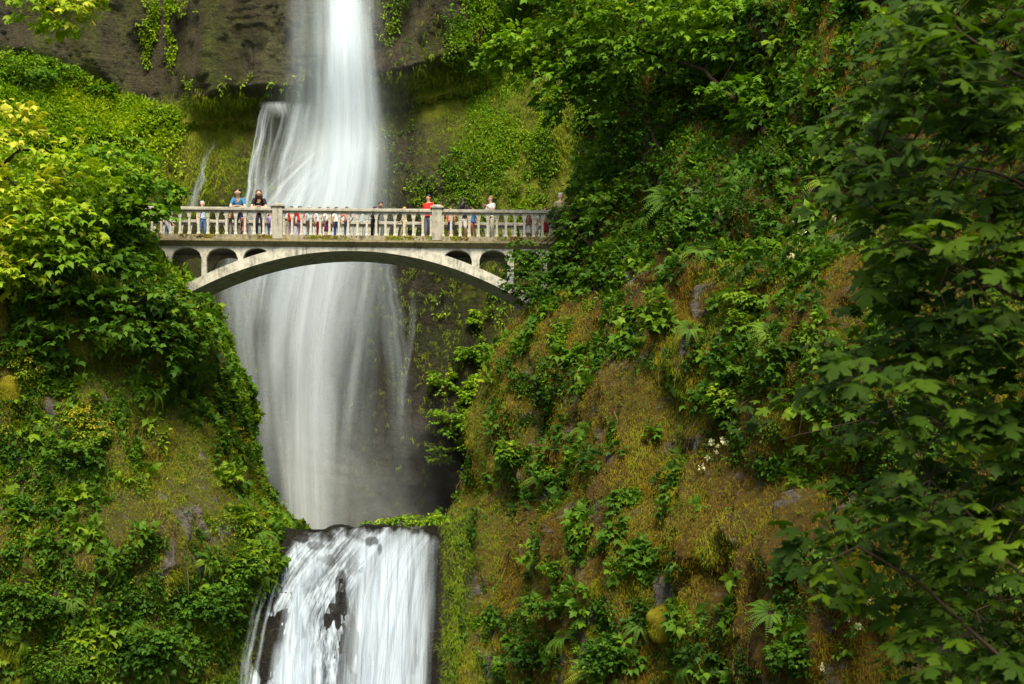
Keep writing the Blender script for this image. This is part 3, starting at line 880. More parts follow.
def skin_mesh(name, verts, edges, radii, sub=1):
    me = bpy.data.meshes.new(name)
    me.from_pydata(verts, edges, [])
    o = bpy.data.objects.new('tmp', me); COL.objects.link(o)
    o.modifiers.new('s', 'SKIN')
    sv = me.skin_vertices[0].data
    for i, r in enumerate(radii):
        sv[i].radius = (r, r) if not hasattr(r, '__len__') else r
        sv[i].use_root = (i == 0)
    if sub:
        mm = o.modifiers.new('u', 'SUBSURF'); mm.levels = sub; mm.render_levels = sub
    bpy.context.view_layer.update()
    dg = bpy.context.evaluated_depsgraph_get()
    r = bpy.data.meshes.new_from_object(o.evaluated_get(dg), depsgraph=dg)
    r.name = name
    bpy.data.objects.remove(o)
    r.polygons.foreach_set('use_smooth', [True] * len(r.polygons))
    return r


def pose_joints(pose):
    """joints for a 1.75 m figure facing -Y"""
    J = dict(pel=(0, 0, .95), spi=(0, 0, 1.13), che=(0, 0, 1.33), nec=(0, 0, 1.49), hb=(0, -.01, 1.555), hm=(0, -.02, 1.64), ht=(0, -.015, 1.71))
    for s, n in ((-1, 'l'), (1, 'r')):
        J['sh' + n] = (s * .17, 0, 1.41); J['el' + n] = (s * .23, .02, 1.13); J['wr' + n] = (s * .235, -.06, .89); J['ha' + n] = (s * .23, -.09, .81)
        J['hi' + n] = (s * .09, 0, .90); J['kn' + n] = (s * .105, -.02, .49); J['an' + n] = (s * .11, .02, .085); J['to' + n] = (s * .12, -.13, .035)
    if pose in ('lean', 'leanlow'):
        k = 1.0 if pose == 'lean' else 1.75
        for a, d, z in (('spi', -.05, -.005), ('che', -.17, -.035), ('nec', -.27, -.06), ('hb', -.32, -.07), ('hm', -.36, -.08), ('ht', -.37, -.08)):
            x, y, zz = J[a]; J[a] = (x, y + d * k, zz + z * k * (1 if pose == 'lean' else 2.0))
        for s, n in ((-1, 'l'), (1, 'r')):
            c = J['che']
            J['sh' + n] = (s * .17, c[1] - .05, c[2] + .07)
            J['el' + n] = (s * .25, c[1] - .20, 1.06); J['wr' + n] = (s * .08, c[1] - .34, 1.07); J['ha' + n] = (s * .02, c[1] - .40, 1.07)
    elif pose == 'walk':
        J['knl'] = (-.10, -.14, .50); J['anl'] = (-.10, -.16, .10); J['tol'] = (-.10, -.31, .05)
        J['knr'] = (.10, .06, .50); J['anr'] = (.10, .26, .14); J['tor'] = (.10, .15, .04)
        J['ell'] = (-.24, .12, 1.15); J['wrl'] = (-.24, .06, .92); J['hal'] = (-.24, .02, .84)
        J['elr'] = (.24, -.08, 1.14); J['wrr'] = (.23, -.24, .96); J['har'] = (.22, -.31, .93)
    elif pose == 'phone':
        for s, n in ((-1, 'l'), (1, 'r')):
            J['el' + n] = (s * .24, -.05, 1.16); J['wr' + n] = (s * .10, -.26, 1.32); J['ha' + n] = (s * .06, -.31, 1.38)
    elif pose == 'hips':
        for s, n in ((-1, 'l'), (1, 'r')):
            J['el' + n] = (s * .36, .06, 1.17); J['wr' + n] = (s * .19, -.04, 1.03); J['ha' + n] = (s * .14, -.08, .99)
    return J


def chain_mesh(name, J, order, extra=None, sub=1):
    """order: list of (joint, parent joint, radius)"""
    names = [o[0] for o in order]
    V = [J[n] for n in names]; E = [(names.index(o[1]), i) for i, o in enumerate(order) if o[1]]
    return skin_mesh(name, V, E, [o[2] for o in order], sub)


def fingers(bm_v, bm_f, J, n, s):
    """five bent fingers grown from the palm"""
    ha = Vector(J['ha' + n]); wr = Vector(J['wr' + n]); d = (ha - wr).normalized()
    side = d.cross(Vector((0, 0, 1)))
    if side.length < .3: side = Vector((0, 1, 0))
    side.normalize(); nrm = side.cross(d)
    for i, (off, ln) in enumerate(((-.032, .062), (-.011, .075), (.011, .08), (.031, .07))):
        p0 = ha + side * off; p1 = p0 + d * ln * .55; p2 = p1 + (d * .8 - nrm * .6).normalized() * ln * .45
        m = MB(); m.tube([p0, p1, p2], [.011, .010, .007], 5); k = len(bm_v); bm_v += m.v; bm_f += [tuple(q + k for q in f) for f in m.f]
    p0 = wr + (ha - wr) * .5 - side * .03; p1 = p0 + (d * .6 - side * .8).normalized() * .035; p2 = p1 + d * .03
    m = MB(); m.tube([p0, p1, p2], [.013, .012, .008], 5); k = len(bm_v); bm_v += m.v; bm_f += [tuple(q + k for q in f) for f in m.f]


PM = {}


def person_meshes(pose, hair, skirt, slim):
    key = (pose, hair, skirt, slim)
    if key in PM: return PM[key]
    J = pose_joints(pose); q = slim
    B = [('pel', None, .12 * q), ('spi', 'pel', .105 * q), ('che', 'spi', .13 * q), ('nec', 'che', .052), ('hb', 'nec', .062), ('hm', 'hb', .098), ('ht', 'hm', .062)]
    for n in 'lr':
        B += [('sh' + n, 'che', .06 * q), ('el' + n, 'sh' + n, .042), ('wr' + n, 'el' + n, .028), ('ha' + n, 'wr' + n, .034),
              ('hi' + n, 'pel', .085 * q), ('kn' + n, 'hi' + n, .057), ('an' + n, 'kn' + n, .038), ('to' + n, 'an' + n, .035)]
    J2 = dict(J); hm = Vector(J['hm'])
    # nose and ears grow out of the head
    J2['nose'] = tuple(hm + Vector((0, -.105, -.012))); J2['earl'] = tuple(hm + Vector((-.098, .005, -.01))); J2['earr'] = tuple(hm + Vector((.098, .005, -.01)))
    body = chain_mesh('body', J2, B)
    v = [tuple(x.co) for x in body.vertices]; f = [tuple(p.vertices) for p in body.polygons]
    fingers(v, f, J, 'l', -1); fingers(v, f, J, 'r', 1)
    m = MB()
    m.tube([hm + Vector((0, -.075, .012)), hm + Vector((0, -.112, -.022)), hm + Vector((0, -.08, -.034))], [.008, .015, .010], 6)
    for s in (-1, 1): m.ball(hm + Vector((s * .084, .0, -.01)), (.014, .022, .032), 8, 5)
    m.tube([hm + Vector((-.028, -.078, -.055)), hm + Vector((0, -.09, -.056)), hm + Vector((.028, -.078, -.055))], [.004, .009, .004], 5)
    k = len(v); v += m.v; f += [tuple(a + k for a in g) for g in m.f]
    body = bpy.data.meshes.new('body'); body.from_pydata([tuple(x) for x in v], [], f); body.polygons.foreach_set('use_smooth', [True] * len(body.polygons))
    S = [('spi', None, .150 * q), ('che', 'spi', .158 * q), ('wa', 'spi', .152 * q), ('pel', 'wa', .155 * q), ('nk', 'che', .07)]
    J2['wa'] = tuple(Vector(J['pel']).lerp(Vector(J['spi']), .5))
    J2['nk'] = tuple(Vector(J['che']).lerp(Vector(J['nec']), .62))
    for n in 'lr':
        J2['me' + n] = tuple(Vector(J['sh' + n]).lerp(Vector(J['el' + n]), .75))
        S += [('sh' + n, 'che', .078 * q), ('me' + n, 'sh' + n, .060)]
    shirt = chain_mesh('shirt', J2, S)
    if skirt == 'skirt':
        m = MB(); p = Vector(J['pel']); m.tube([p + Vector((0, 0, .08)), p + Vector((0, 0, -.05)), p + Vector((0, 0, -.22)), p + Vector((0, 0, -.42))], [.13 * q, .165 * q, .20 * q, .235 * q], 14)
        trousers = m.mesh('skirt'); trousers.polygons.foreach_set('use_smooth', [True] * len(trousers.polygons))
    else:
        T = [('pel', None, .150 * q), ('wa', 'pel', .140 * q)]
        for n in 'lr':
            J2['kk' + n] = tuple(Vector(J['hi' + n]).lerp(Vector(J['kn' + n]), .85)); J2['ka' + n] = tuple(Vector(J['kn' + n]).lerp(Vector(J['an' + n]), .92))
            T += [('hi' + n, 'pel', .10 * q), ('kk' + n, 'hi' + n, .074 * q)]
            if skirt != 'shorts': T += [('kn' + n, 'kk' + n, .070), ('ka' + n, 'kn' + n, .054)]
        trousers = chain_mesh(skirt, J2, T)
    H = MB(); H.ball(hm + Vector((0, .040, .056)), (.103, .094, .074), 12, 8)
    if hair == 'long':
        c = Vector(J['nec'])
        H.tube([hm + Vector((0, .05, .03)), hm + Vector((0, .075, -.08)), c + Vector((0, .10, -.02)), c + Vector((0, .13, -.20))], [.085, .10, .105, .055], 10)
        for s in (-1, 1): H.tube([hm + Vector((s * .075, 0, .03)), hm + Vector((s * .10, .0, -.09)), c + Vector((s * .11, -.03, -.14))], [.03, .036, .02], 7)
    hairm = H.mesh('hair'); hairm.polygons.foreach_set('use_smooth', [True] * len(hairm.polygons))
    eyes, shoes = [], []
    for s in (-1, 1):
        E = MB(); E.ball(hm + Vector((s * .033, -.083, .008)), (.012, .010, .008), 6, 4); eyes.append(E.mesh('eye'))
    for n in 'lr':
        SH = MB(); a = Vector(J['an' + n]); t = Vector(J['to' + n])
        SH.tube([a + Vector((0, .035, -.03)), a + Vector((0, 0, -.035)), t + Vector((0, 0, .008)), t + Vector((0, -.045, .0))], [.038, .048, .046, .025], 8)
        shoes.append(SH.mesh('shoe'))
    PM[key] = (body, shirt, trousers, hairm, eyes, shoes)
    return PM[key]


DECK = 10.402


def person(px, py_h, face, pose, hair, haircol, skin, top, bottom, kind, label, row=0.42, h=None, shoe=(0.05, 0.045, 0.04), group=None, cat='person'):
    """px: column in the photo, py_h: row of the top of the head, row: distance behind the front of the bridge"""
    lx = (px - 512) / F * (BY + row) - BX
    loc = BM @ Vector((lx, row, DECK))
    if h is None: h = (HY - py_h) / F * loc.y - DECK
    sc = max(0.55, h / 1.735)
    slim = 1.0 if h > 1.5 else 0.92
    body, shirt, tr, hm, ey, sh = person_meshes(pose, hair, kind, slim)
    e = empty('person', loc, BYAW + R(face)); e.scale = (sc, sc, sc)
    tag(e, label, cat, group)
    for nm, me, mt in (('body', body, SKIN_M[skin]), ('shirt', shirt, cloth(top)), (kind, tr, cloth(bottom)), ('hair', hm, HAIR_M[haircol]), ('eye', ey[0], M_eye), ('eye', ey[1], M_eye), ('shoe', sh[0], cloth(shoe)), ('shoe', sh[1], cloth(shoe))):
        m2 = me.copy(); m2.materials.clear(); m2.materials.append(mt)
        link(nm, m2, None, e)
    return e


NAVY, BLUE, JEAN = (0.015, 0.03, 0.12), (0.03, 0.16, 0.32), (0.06, 0.13, 0.28)
RED, CRIM, WHITE, BLACK = (0.62, 0.02, 0.02), (0.50, 0.02, 0.07), (0.75, 0.76, 0.80), (0.012, 0.012, 0.016)
GP = 'visitors on the footbridge'
person(241, 0, 0, 'lean', 'short', 'black', 'light', BLUE, NAVY, 'trousers', 'man in a teal blue t-shirt leaning on the bridge rail with both forearms', row=.70, h=1.80, group=GP)
person(261, 0, 4, 'lean', 'long', 'brown', 'light', BLACK, (0.03, 0.03, 0.06), 'trousers', 'woman with long brown hair in a black t-shirt leaning on the rail', row=.70, h=1.78, group=GP)
person(230.5, 0, 60, 'leanlow', 'short', 'brown', 'light', (0.68, 0.42, 0.30), (0.30, 0.28, 0.25), 'trousers', 'stooping person in a peach top just left of the man in teal', row=.95, h=1.60, group=GP)
person(205, 200, 20, 'stand', 'short', 'grey', 'light', (0.30, 0.38, 0.48), JEAN, 'trousers', 'grey haired person in faded blue jeans alone at the left of the bridge', row=.9, h=1.42, group=GP)
person(171, 208, 90, 'walk', 'short', 'brown', 'tan', (0.30, 0.30, 0.36), (0.16, 0.22, 0.34), 'trousers', 'person in grey half hidden by leaves at the left end of the bridge', row=1.1, group=GP)
person(246, 226, 0, 'stand', 'short', 'brown', 'light', (0.72, 0.28, 0.20), (0.70, 0.25, 0.18), 'skirt', 'small child in a salmon dress between the leaning man and woman', row=.55, h=0.96, group=GP)
person(271.5, 212, 30, 'stand', 'long', 'brown', 'light', (0.36, 0.26, 0.62), (0.08, 0.14, 0.36), 'trousers', 'child in a lilac top and blue jeans beside the left stone pier', row=.6, group=GP)
person(292.5, 206.6, -40, 'stand', 'long', 'black', 'tan', RED, (0.58, 0.40, 0.62), 'trousers', 'child in a red shirt and lilac trousers nearest the left stone pier', row=.55, group=GP)
person(301, 206.6, 25, 'walk', 'long', 'black', 'tan', (0.55, 0.02, 0.03), (0.34, 0.18, 0.36), 'trousers', 'child in a red shirt and dark purple trousers behind the balusters', row=.62, group=GP)
person(310.5, 206.6, 150, 'stand', 'short', 'grey', 'light', (0.36, 0.56, 0.74), (0.36, 0.34, 0.28), 'trousers', 'child in a light blue shirt and khaki trousers behind the balusters', row=.55, group=GP)
person(320.5, 207.4, -20, 'stand', 'long', 'black', 'tan', (0.70, 0.66, 0.70), CRIM, 'trousers', 'child in a pale shirt and crimson trousers behind the balusters', row=.6, group=GP)
person(329, 207.4, 35, 'stand', 'long', 'brown', 'light', WHITE, (0.30, 0.03, 0.14), 'skirt', 'girl in a white top and dark crimson skirt behind the balusters', row=.55, group=GP)
person(337.5, 207.4, 40, 'stand', 'short', 'black', 'tan', (0.82, 0.82, 0.84), (0.04, 0.12, 0.32), 'trousers', 'black haired child in a white shirt and blue jeans', row=.62, group=GP)
person(347.7, 207.4, 165, 'hips', 'short', 'brown', 'light', (0.45, 0.20, 0.20), (0.14, 0.18, 0.26), 'trousers', 'child in a dusty pink shirt and slate trousers with hands on hips', row=.55, group=GP)
person(375.5, 203.5, 25, 'leanlow', 'short', 'black', 'tan', (0.03, 0.03, 0.05), BLACK, 'trousers', 'person all in black bent over the middle of the rail', row=.75, h=1.55, group=GP)
person(405, 207.4, -80, 'walk', 'long', 'blond', 'light', (0.78, 0.72, 0.42), (0.66, 0.58, 0.34), 'trousers', 'child in a pale yellow top and cream trousers', row=.7, group=GP)
person(429.5, 192, -35, 'stand', 'short', 'black', 'tan', (0.72, 0.02, 0.02), (0.10, 0.11, 0.16), 'trousers', 'adult in a bright red shirt standing beside the right stone pier', row=.9, h=1.72, group=GP)
person(451.3, 207.4, -25, 'stand', 'short', 'brown', 'tan', (0.72, 0.26, 0.20), (0.05, 0.12, 0.30), 'shorts', 'child in a coral shirt and denim shorts behind the balusters', row=.55, group=GP)
person(463.8, 196.5, 170, 'hips', 'long', 'black', 'tan', (0.03, 0.02, 0.03), (0.74, 0.72, 0.72), 'shorts', 'woman with long black hair and white shorts seen from behind', row=.75, h=1.58, group=GP)
person(473, 207.4, 60, 'walk', 'long', 'brown', 'tan', (0.05, 0.16, 0.42), (0.60, 0.16, 0.10), 'shorts', 'child in a blue top and orange red shorts', row=.7, group=GP)
person(492, 192, -55, 'phone', 'short', 'blond', 'light', (0.86, 0.86, 0.84), (0.62, 0.58, 0.44), 'trousers', 'fair haired person in a white shirt holding hands up in front', row=.85, h=1.70, group=GP)
person(529.5, 212, 20, 'stand', 'long', 'black', 'tan', (0.30, 0.16, 0.12), (0.60, 0.52, 0.48), 'skirt', 'dark haired girl in a brown top and pale skirt near the right leaves', row=.6, group=GP)
person(535.8, 210, -30, 'stand', 'long', 'black', 'light', (0.80, 0.80, 0.76), (0.78, 0.78, 0.72), 'skirt', 'dark haired girl in a white dress near the right leaves', row=.7, group=GP)
person(546, 207.4, 15, 'stand', 'long', 'brown', 'light', (0.52, 0.40, 0.22), (0.45, 0.03, 0.04), 'skirt', 'girl in a mustard top and red skirt near the right leaves', row=.55, group=GP)
person(555, 208, 0, 'stand', 'short', 'black', 'tan', (0.02, 0.03, 0.12), (0.03, 0.04, 0.14), 'trousers', 'person in navy clothes beside the leaves at the right end of the bridge', row=.6, group=GP)
person(562.5, 188, 10, 'stand', 'short', 'grey', 'light', (0.34, 0.32, 0.16), (0.20, 0.20, 0.16), 'trousers', 'tall person in an olive shirt behind the leaves at the right end', row=.9, h=1.84, group=GP)
#@@VEG
# ------------------------------------------------------------------ vegetation
BV = {k: BVHTree.FromPolygons([Vector(v) for v in V.tolist()], Fc.tolist()) for k, (V, Fc) in CLIFFS.items()}


def hit(px, py, keys=('left', 'right', 'rear', 'fall')):
    """where the cliffs lie along one sight line of the photo: position, normal"""
    d = Vector(((px - CX) / F, 1, (HY - py) / F)).normalized(); best = None
    for k in keys:
        r = BV[k].ray_cast(Vector((0, 0, 0)), d)
        if r[0] is not None and (best is None or r[3] < best[2]): best = (r[0], r[1], r[3])
    p, n = best[0], best[1]
    if n.dot(d) > 0: n = -n
    return p, n


def proj(p): return CX + F * p[:, 0] / p[:, 1], HY - F * p[:, 2] / p[:, 1]


def unit(a): return a / np.maximum(np.linalg.norm(a, axis=1, keepdims=True), 1e-9)


def tmpl(kind):
    if kind == 'plain':
        v = [(0, 0, 0), (.24, .28, .05), (.22, .66, .03), (0, 1, -.10), (-.22, .66, .03), (-.24, .28, .05)]
        f = [(0, 1, 2), (0, 2, 3), (0, 3, 4), (0, 4, 5)]
    elif kind == 'palm':      # small lobed leaf
        h = [(.10, .00), (.40, -.02), (.34, .22), (.56, .48), (.28, .50), (.20, .70)]
        out = [(0, 0)] + h + [(0, 1.0)] + [(-x, y) for x, y in h[::-1]]
        v = [(x, y, -.16 * (x * x + (y - .4) ** 2) / .3 + .03) for x, y in out] + [(0, .36, .04)]
        c = len(v) - 1; n = len(out)
        f = [(c, i, (i + 1) % n) for i in range(n)]
    elif kind == 'maple':     # big lobed leaf with toothed edge
        h = [(.05, .02), (.20, -.10), (.30, -.06), (.50, -.04), (.40, .10), (.38, .22), (.58, .30), (.72, .52), (.56, .54), (.44, .60), (.28, .48), (.24, .66), (.27, .80), (.12, .86)]
        out = [(0, .03)] + h + [(0, 1.05)] + [(-x, y) for x, y in h[::-1]]
        v = [(x, y, -.22 * (x * x + (y - .4) ** 2) + .03 - .05 * abs(x)) for x, y in out] + [(0, .34, .05)]
        c = len(v) - 1; n = len(out)
        f = [(c, i, (i + 1) % n) for i in range(n)]
    elif kind == 'blade':
        v = [(-.040, 0, 0), (.040, 0, 0), (.026, .55, .08), (-.026, .55, .08), (0, 1, -.12)]
        f = [(0, 1, 2), (0, 2, 3), (3, 2, 4)]
    elif kind == 'petal':
        v = [(0, 0, 0), (.30, .45, .12), (0, 1, .05), (-.30, .45, .12)]
        f = [(0, 1, 2), (0, 2, 3)]
    return np.array(v, float), np.array(f, int)


def leaves(name, kind, pos, d, nrm, size, tone, mat, parent=None):
    T, Fc = tmpl(kind); n = len(pos)
    y = unit(d); x = unit(np.cross(y, nrm)); z = np.cross(x, y)
    x = x * np.where(rng.random(n) < .5, 1, -1)[:, None] if kind == 'plain' else x
    wv = rng.uniform(0.8, 1.15, n)[:, None, None]; sz = np.asarray(size)[:, None, None]
    V = pos[:, None, :] + sz * (T[None, :, 0:1] * x[:, None, :] * wv + T[None, :, 1:2] * y[:, None, :] + T[None, :, 2:3] * z[:, None, :] * rng.uniform(0.2, 2.8, n)[:, None, None])
    FF = Fc[None] + (np.arange(n) * len(T))[:, None, None]
    me = mesh_np(name, V.reshape(-1, 3), FF.reshape(-1, 3), {'tone': np.repeat(np.clip(tone, 0, 1), len(T))})
    return link(name, me, mat, parent)


def rn(n, s=1.0): return rng.normal(0, s, (n, 3))


def scatter(key, dens, mask=None, facing=-0.15, region=(-70, 1100, -50, 760)):
    V, Fc = CLIFFS[key]
    a, b, c, d = (V[Fc[:, i]] for i in range(4))
    N = np.cross(c - a, d - b); A = np.linalg.norm(N, axis=1) * .5; N = unit(N)
    ctr = (a + b + c + d) / 4; px, py = proj(ctr)
    view = unit(ctr)
    flip = np.sum(N * view, 1) > 0.35 if key != 'left' else np.sum(N * view, 1) > 0.35
    ok = (px > region[0]) & (px < region[1]) & (py > region[2]) & (py < region[3]) & (np.sum(N * view, 1) < -facing) & (ctr[:, 1] > 8)
    Aw = A * ok
    if mask is not None: Aw = Aw * np.clip(mask(ctr, px, py), 0, 4)
    n = int(Aw.sum() * dens)
    if n < 1: return np.zeros((0, 3)), np.zeros((0, 3))
    i = rng.choice(len(Aw), n, p=Aw / Aw.sum())
    u, v = rng.random((2, n, 1))
    p = (a[i] * (1 - u) + b[i] * u) * (1 - v) + (d[i] * (1 - u) + c[i] * u) * v
    return p, N[i]


UP = np.array([0, 0, 1.0])


def cells(p, sz, off):
    """three random numbers per plant-sized cell"""
    w = np.stack([fbm(p, 2, (1.3, 1.3, 1.3), off + k * 9) for k in range(3)], 1) - .5
    q = np.floor(p / sz + w * 1.6).astype(np.int64) + int(off)
    return _h(q[:, 0], q[:, 1], q[:, 2]), _h(q[:, 1] + 7, q[:, 2], q[:, 0]), _h(q[:, 2], q[:, 0] + 3, q[:, 1])


def clumps(name, kind, p, n, k, size, spread, tone, mat, droop=0.35, up=0.7, label=None, lift=0.5):
    """rosettes of leaves sitting on the points p; size/tone may be arrays per point"""
    N = len(p)
    if N == 0: return
    size = np.broadcast_to(size, (N,)); tone = np.broadcast_to(tone, (N,)); spread = np.broadcast_to(spread, (N,))
    i = np.repeat(np.arange(N), k); M = len(i)
    r = unit(rn(M)); nn = n[i]
    out = unit(r + nn * 0.9)
    pos = p[i] + (out * rng.random((M, 1)) ** .6 * spread[i][:, None]) + nn * spread[i][:, None] * lift * rng.random((M, 1))
    d = unit(out * 1.0 + UP * rng.uniform(-droop * 2, 0.4, (M, 1)) + rn(M, .35))
    nm = unit(UP * up + nn * .5 + rn(M, .35))
    ht = np.sum((pos - p[i]) * (nn + UP * .5), 1) / np.maximum(spread[i], 1e-3)
    o = leaves(name, kind, pos, d, nm, size[i] * rng.uniform(.6, 1.3, M), tone[i] + rng.normal(0, .07, M), mat)
    tag(o, label, kind='stuff')
    return o


L_green = leafmat('leaf_green', 'green'); L_bright = leafmat('leaf_bright', 'bright'); L_deep = leafmat('leaf_deep', 'deep', 0.4, 0.65, 0.18)
# strands of moss and dry grass
m, nt, out = newmat('moss_strands')
t = attr(nt, 'tone')
r = ramp(nt, [(0.0, (0.026, 0.014, 0.004)), (0.22, (0.080, 0.042, 0.006)), (0.38, (0.155, 0.100, 0.006)), (0.50, (0.20, 0.180, 0.010)), (0.66, (0.15, 0.20, 0.010)), (1.0, (0.09, 0.18, 0.012))], t)
b = principled(nt, out, r.outputs[0], 0.9, 0.15)
M_strand = m


def nz(p, sc, off, lo=.35, hi=.65, oct=4): return sstep(lo, hi, fbm(p, oct, sc, off))


def strands(name, key, dens, mask, size, tonefn, droop, label):
    p, n = scatter(key, dens, mask)
    # strands grow in tufts
    N = len(p)
    i = np.repeat(np.arange(N), 9); M = len(i)
    q = p[i] + rn(M, .07) + n[i] * rng.uniform(-.02, .05, (M, 1))
    d = unit(n[i] * rng.uniform(.15, .6, (M, 1)) + UP * rng.uniform(-droop, .1, (M, 1)) + rn(M, .22))
    nm = unit(n[i] + rn(M, .3) + UP * .6)
    T = (tonefn(p))[i] + rng.normal(0, .08, M)
    o = leaves(name, 'blade', q, d, nm, rng.uniform(.5, 1.3, M) * size * (.35 + 1.35 * fbm(p, 3, (1.2, 1.2, .8), 401.0))[i], T, M_strand); tag(o, label, kind='stuff')


def pit(px, py, pts):
    """sum of soft blobs in photo space, used to choose where real plants stand"""
    s = 0
    for cx, cy, rx, ry, a in pts: s = s + a * np.exp(-((px - cx) / rx) ** 2 - ((py - cy) / ry) ** 2)
    return s


# left cliff
strands('hanging_moss', 'left', 120, lambda c, px, py: .45 + nz(c, (.5, .5, .3), 3) - .5 * sstep(300, 240, py) - 2 * bare(c, 12.0), .12,
        lambda p: .30 + .66 * fbm(p, 4, (.8, .8, .4), 7.0), .9, 'tufts of dry grass and moss hanging on the left cliff')


def plants(key, dens, off, cs, thr, extra, tone0, tone1, mat, small, label, big=.5, lbl2=None):
    """patches of one plant each: leaf size and colour change from patch to patch"""
    ex = lambda c, px, py: (cells(c, cs, off)[0] < np.clip(thr + extra(c, px, py), 0, 1)) * (1 - .9 * bare(c, 11.0 if key == 'right' else 12.0))
    p, n = scatter(key, dens, ex)
    a, b, c = cells(p, cs, off)
    m1 = c > big
    q, nn = p[m1], n[m1]; keep = rng.random(len(q)) < .42; q, nn = q[keep], nn[keep]; a2, b2, c2 = cells(q, cs, off)
    clumps('undergrowth', 'palm', q, nn, 7, small * (1.15 + .7 * b2), .26, tone0 + (tone1 - tone0) * b2 + .05 * c2, mat, label=label)
    q, nn = p[~m1], n[~m1]; a2, b2, c2 = cells(q, cs, off)
    clumps('undergrowth', 'plain', q, nn, 10, small * (.45 + .65 * b2), .19, tone0 + (tone1 - tone0) * (1 - c2 * 2) + .05 * b2, mat, label=lbl2 or label)


plants('left', 52, 33, .75, .26, lambda c, px, py: .30 * nz(c, (.35, .35, .35), 31) + pit(px, py, [(40, 470, 60, 60, .35), (60, 620, 90, 70, .5), (190, 610, 60, 80, .5), (240, 560, 40, 60, .5), (70, 440, 60, 40, .4), (235, 410, 30, 60, .3), (90, 330, 80, 40, .3)]) - pit(px, py, [(200, 480, 45, 60, .5), (175, 545, 30, 50, .5), (140, 560, 40, 30, .2)]),
       .22, .78, L_green, .16, 'broad leafed plants in the undergrowth of the left cliff', lbl2='small leafed plants in the undergrowth of the left cliff')
p, n = scatter('left', 5, lambda c, px, py: nz(c, (.8, .8, .8), 233, .55, .63) * sstep(330, 400, py))
clumps('undergrowth', 'plain', p, n, 8, .085, .22, .96, L_green, label='yellowing leaves among the undergrowth of the left cliff')
# left slope over the bridge level
p, n = scatter('left', 30, lambda c, px, py: sstep(330, 200, py) * (.3 + nz(c, (.5, .5, .5), 73)))
clumps('undergrowth', 'plain', p, n, 9, .19, .35, .45 + .5 * fbm(p, 4, (.4, .4, .4), 83), L_bright, label='bright leafy growth on the slope above the left cliff')

# right cliff
def rtone(p):
    return -.02 + .92 * fbm(p, 5, (1.1, 1.1, .40), 107.0) + .08 * spots(p, [(470, 560, 40, 130, 2.5), (520, 500, 60, 90, .6), (680, 400, 80, 100, .8), (640, 600, 60, 60, .6)])
strands('hanging_moss', 'right', 130, lambda c, px, py: .5 + 1.0 * nz(c, (.5, .5, .22), 103) - 2 * bare(c, 11.0), .105, rtone, 1.5, 'golden and rust moss hanging from the right cliff')
plants('right', 52, 133, .75, .06, lambda c, px, py: .22 * nz(c, (.35, .35, .35), 131, .4, .6) + pit(px, py, [(630, 240, 110, 60, .55), (560, 640, 100, 40, .45), (530, 440, 30, 40, .15), (760, 640, 120, 50, .4), (790, 240, 90, 120, .35), (640, 110, 90, 90, .9), (600, 350, 50, 50, .3), (900, 400, 120, 200, .4)]) + .6 * sstep(210, 120, py),
       .12, .66, L_green, .15, 'broad leafed plants in the undergrowth of the right cliff', lbl2='small leafed plants in the undergrowth of the right cliff')

for key, dn, tn_, of in (('right', 9, .30, 811), ('left', 9, .45, 821)):
    p, n = scatter(key, dn, lambda c, px, py: (.25 + 1.2 * nz(c, (1.2, 1.2, .8), of, .45, .6)) * (1 - .8 * bare(c, 11.0)))
    clumps('undergrowth', 'plain', p, n, 8, .045 + .05 * fbm(p, 2, (1, 1, 1), of + 2), .13, tn_ + .5 * (fbm(p, 3, (.8, .8, .8), of + 5) - .3), L_green, label='tiny leaved seedlings dotted over the moss of the %s cliff' % key)
    # dead stems and roots hanging among the moss
    p, n = scatter(key, 2.2, lambda c, px, py: nz(c, (.6, .6, .4), of + 9, .5, .62))
    mb = MB()
    for a, b in zip(p, n):
        q = Vector(a); nn = Vector(b); L = rng.uniform(.25, .8); sw = Vector(rn(1, .12)[0])
        mb.tube([q, q + nn * .10 + sw * .3, q + nn * .14 + sw + Vector((0, 0, -L * .5)), q + nn * .07 + sw * 1.5 + Vector((0, 0, -L))], [.012, .010, .007, .003], 4, False)
    o = mb.build('dead_stems', simple('dead_stem', (0.16, 0.11, 0.06), .9, .4), None); tag(o, 'dead stems and roots hanging on the %s cliff' % key, kind='stuff')

# rear cliff
p, n = scatter('rear', 60, lambda c, px, py: pit(px, py, [(60, 95, 90, 32, 1.4), (120, 120, 60, 22, 1.3), (30, 150, 60, 40, 1.0), (140, 150, 40, 30, .5)]) * sstep(190, 160, px) * (c[:, 2] < top_z(c[:, 0]) + .2))
clumps('undergrowth', 'plain', p, n, 8, .22, .38, .36 + .62 * fbm(p, 4, (.35, .35, .35), 583), L_bright, label='bright green growth on the sloping ledge left of the waterfall')
p, n = scatter('rear', 36, lambda c, px, py: sstep(.47, .57, fbm(c, 4, (1.1, .8, .32), 633)) * (pit(px, py, [(580, 130, 90, 110, 1.5), (500, 150, 50, 60, .8), (470, 20, 60, 22, 2.2), (520, 30, 60, 40, 1.8), (450, 180, 40, 30, .5), (500, 290, 40, 60, .35)])))
clumps('undergrowth', 'plain', p, n, 7, .15, .20, .05 + .95 * fbm(p, 4, (.7, .7, .7), 683), L_bright, label='yellow green plants clinging to the wet wall right of the waterfall')
p, n = scatter('rear', 40, lambda c, px, py: sstep(.46, .56, fbm(c, 3, (1.6, .8, .5), 733)) * 1.6 * pit(px, py, [(157, 20, 7, 26, 2.2), (147, 45, 6, 16, 2.0), (173, 62, 3, 30, 2.2), (166, 6, 12, 10, 1.6), (240, 85, 40, 6, .25)]))
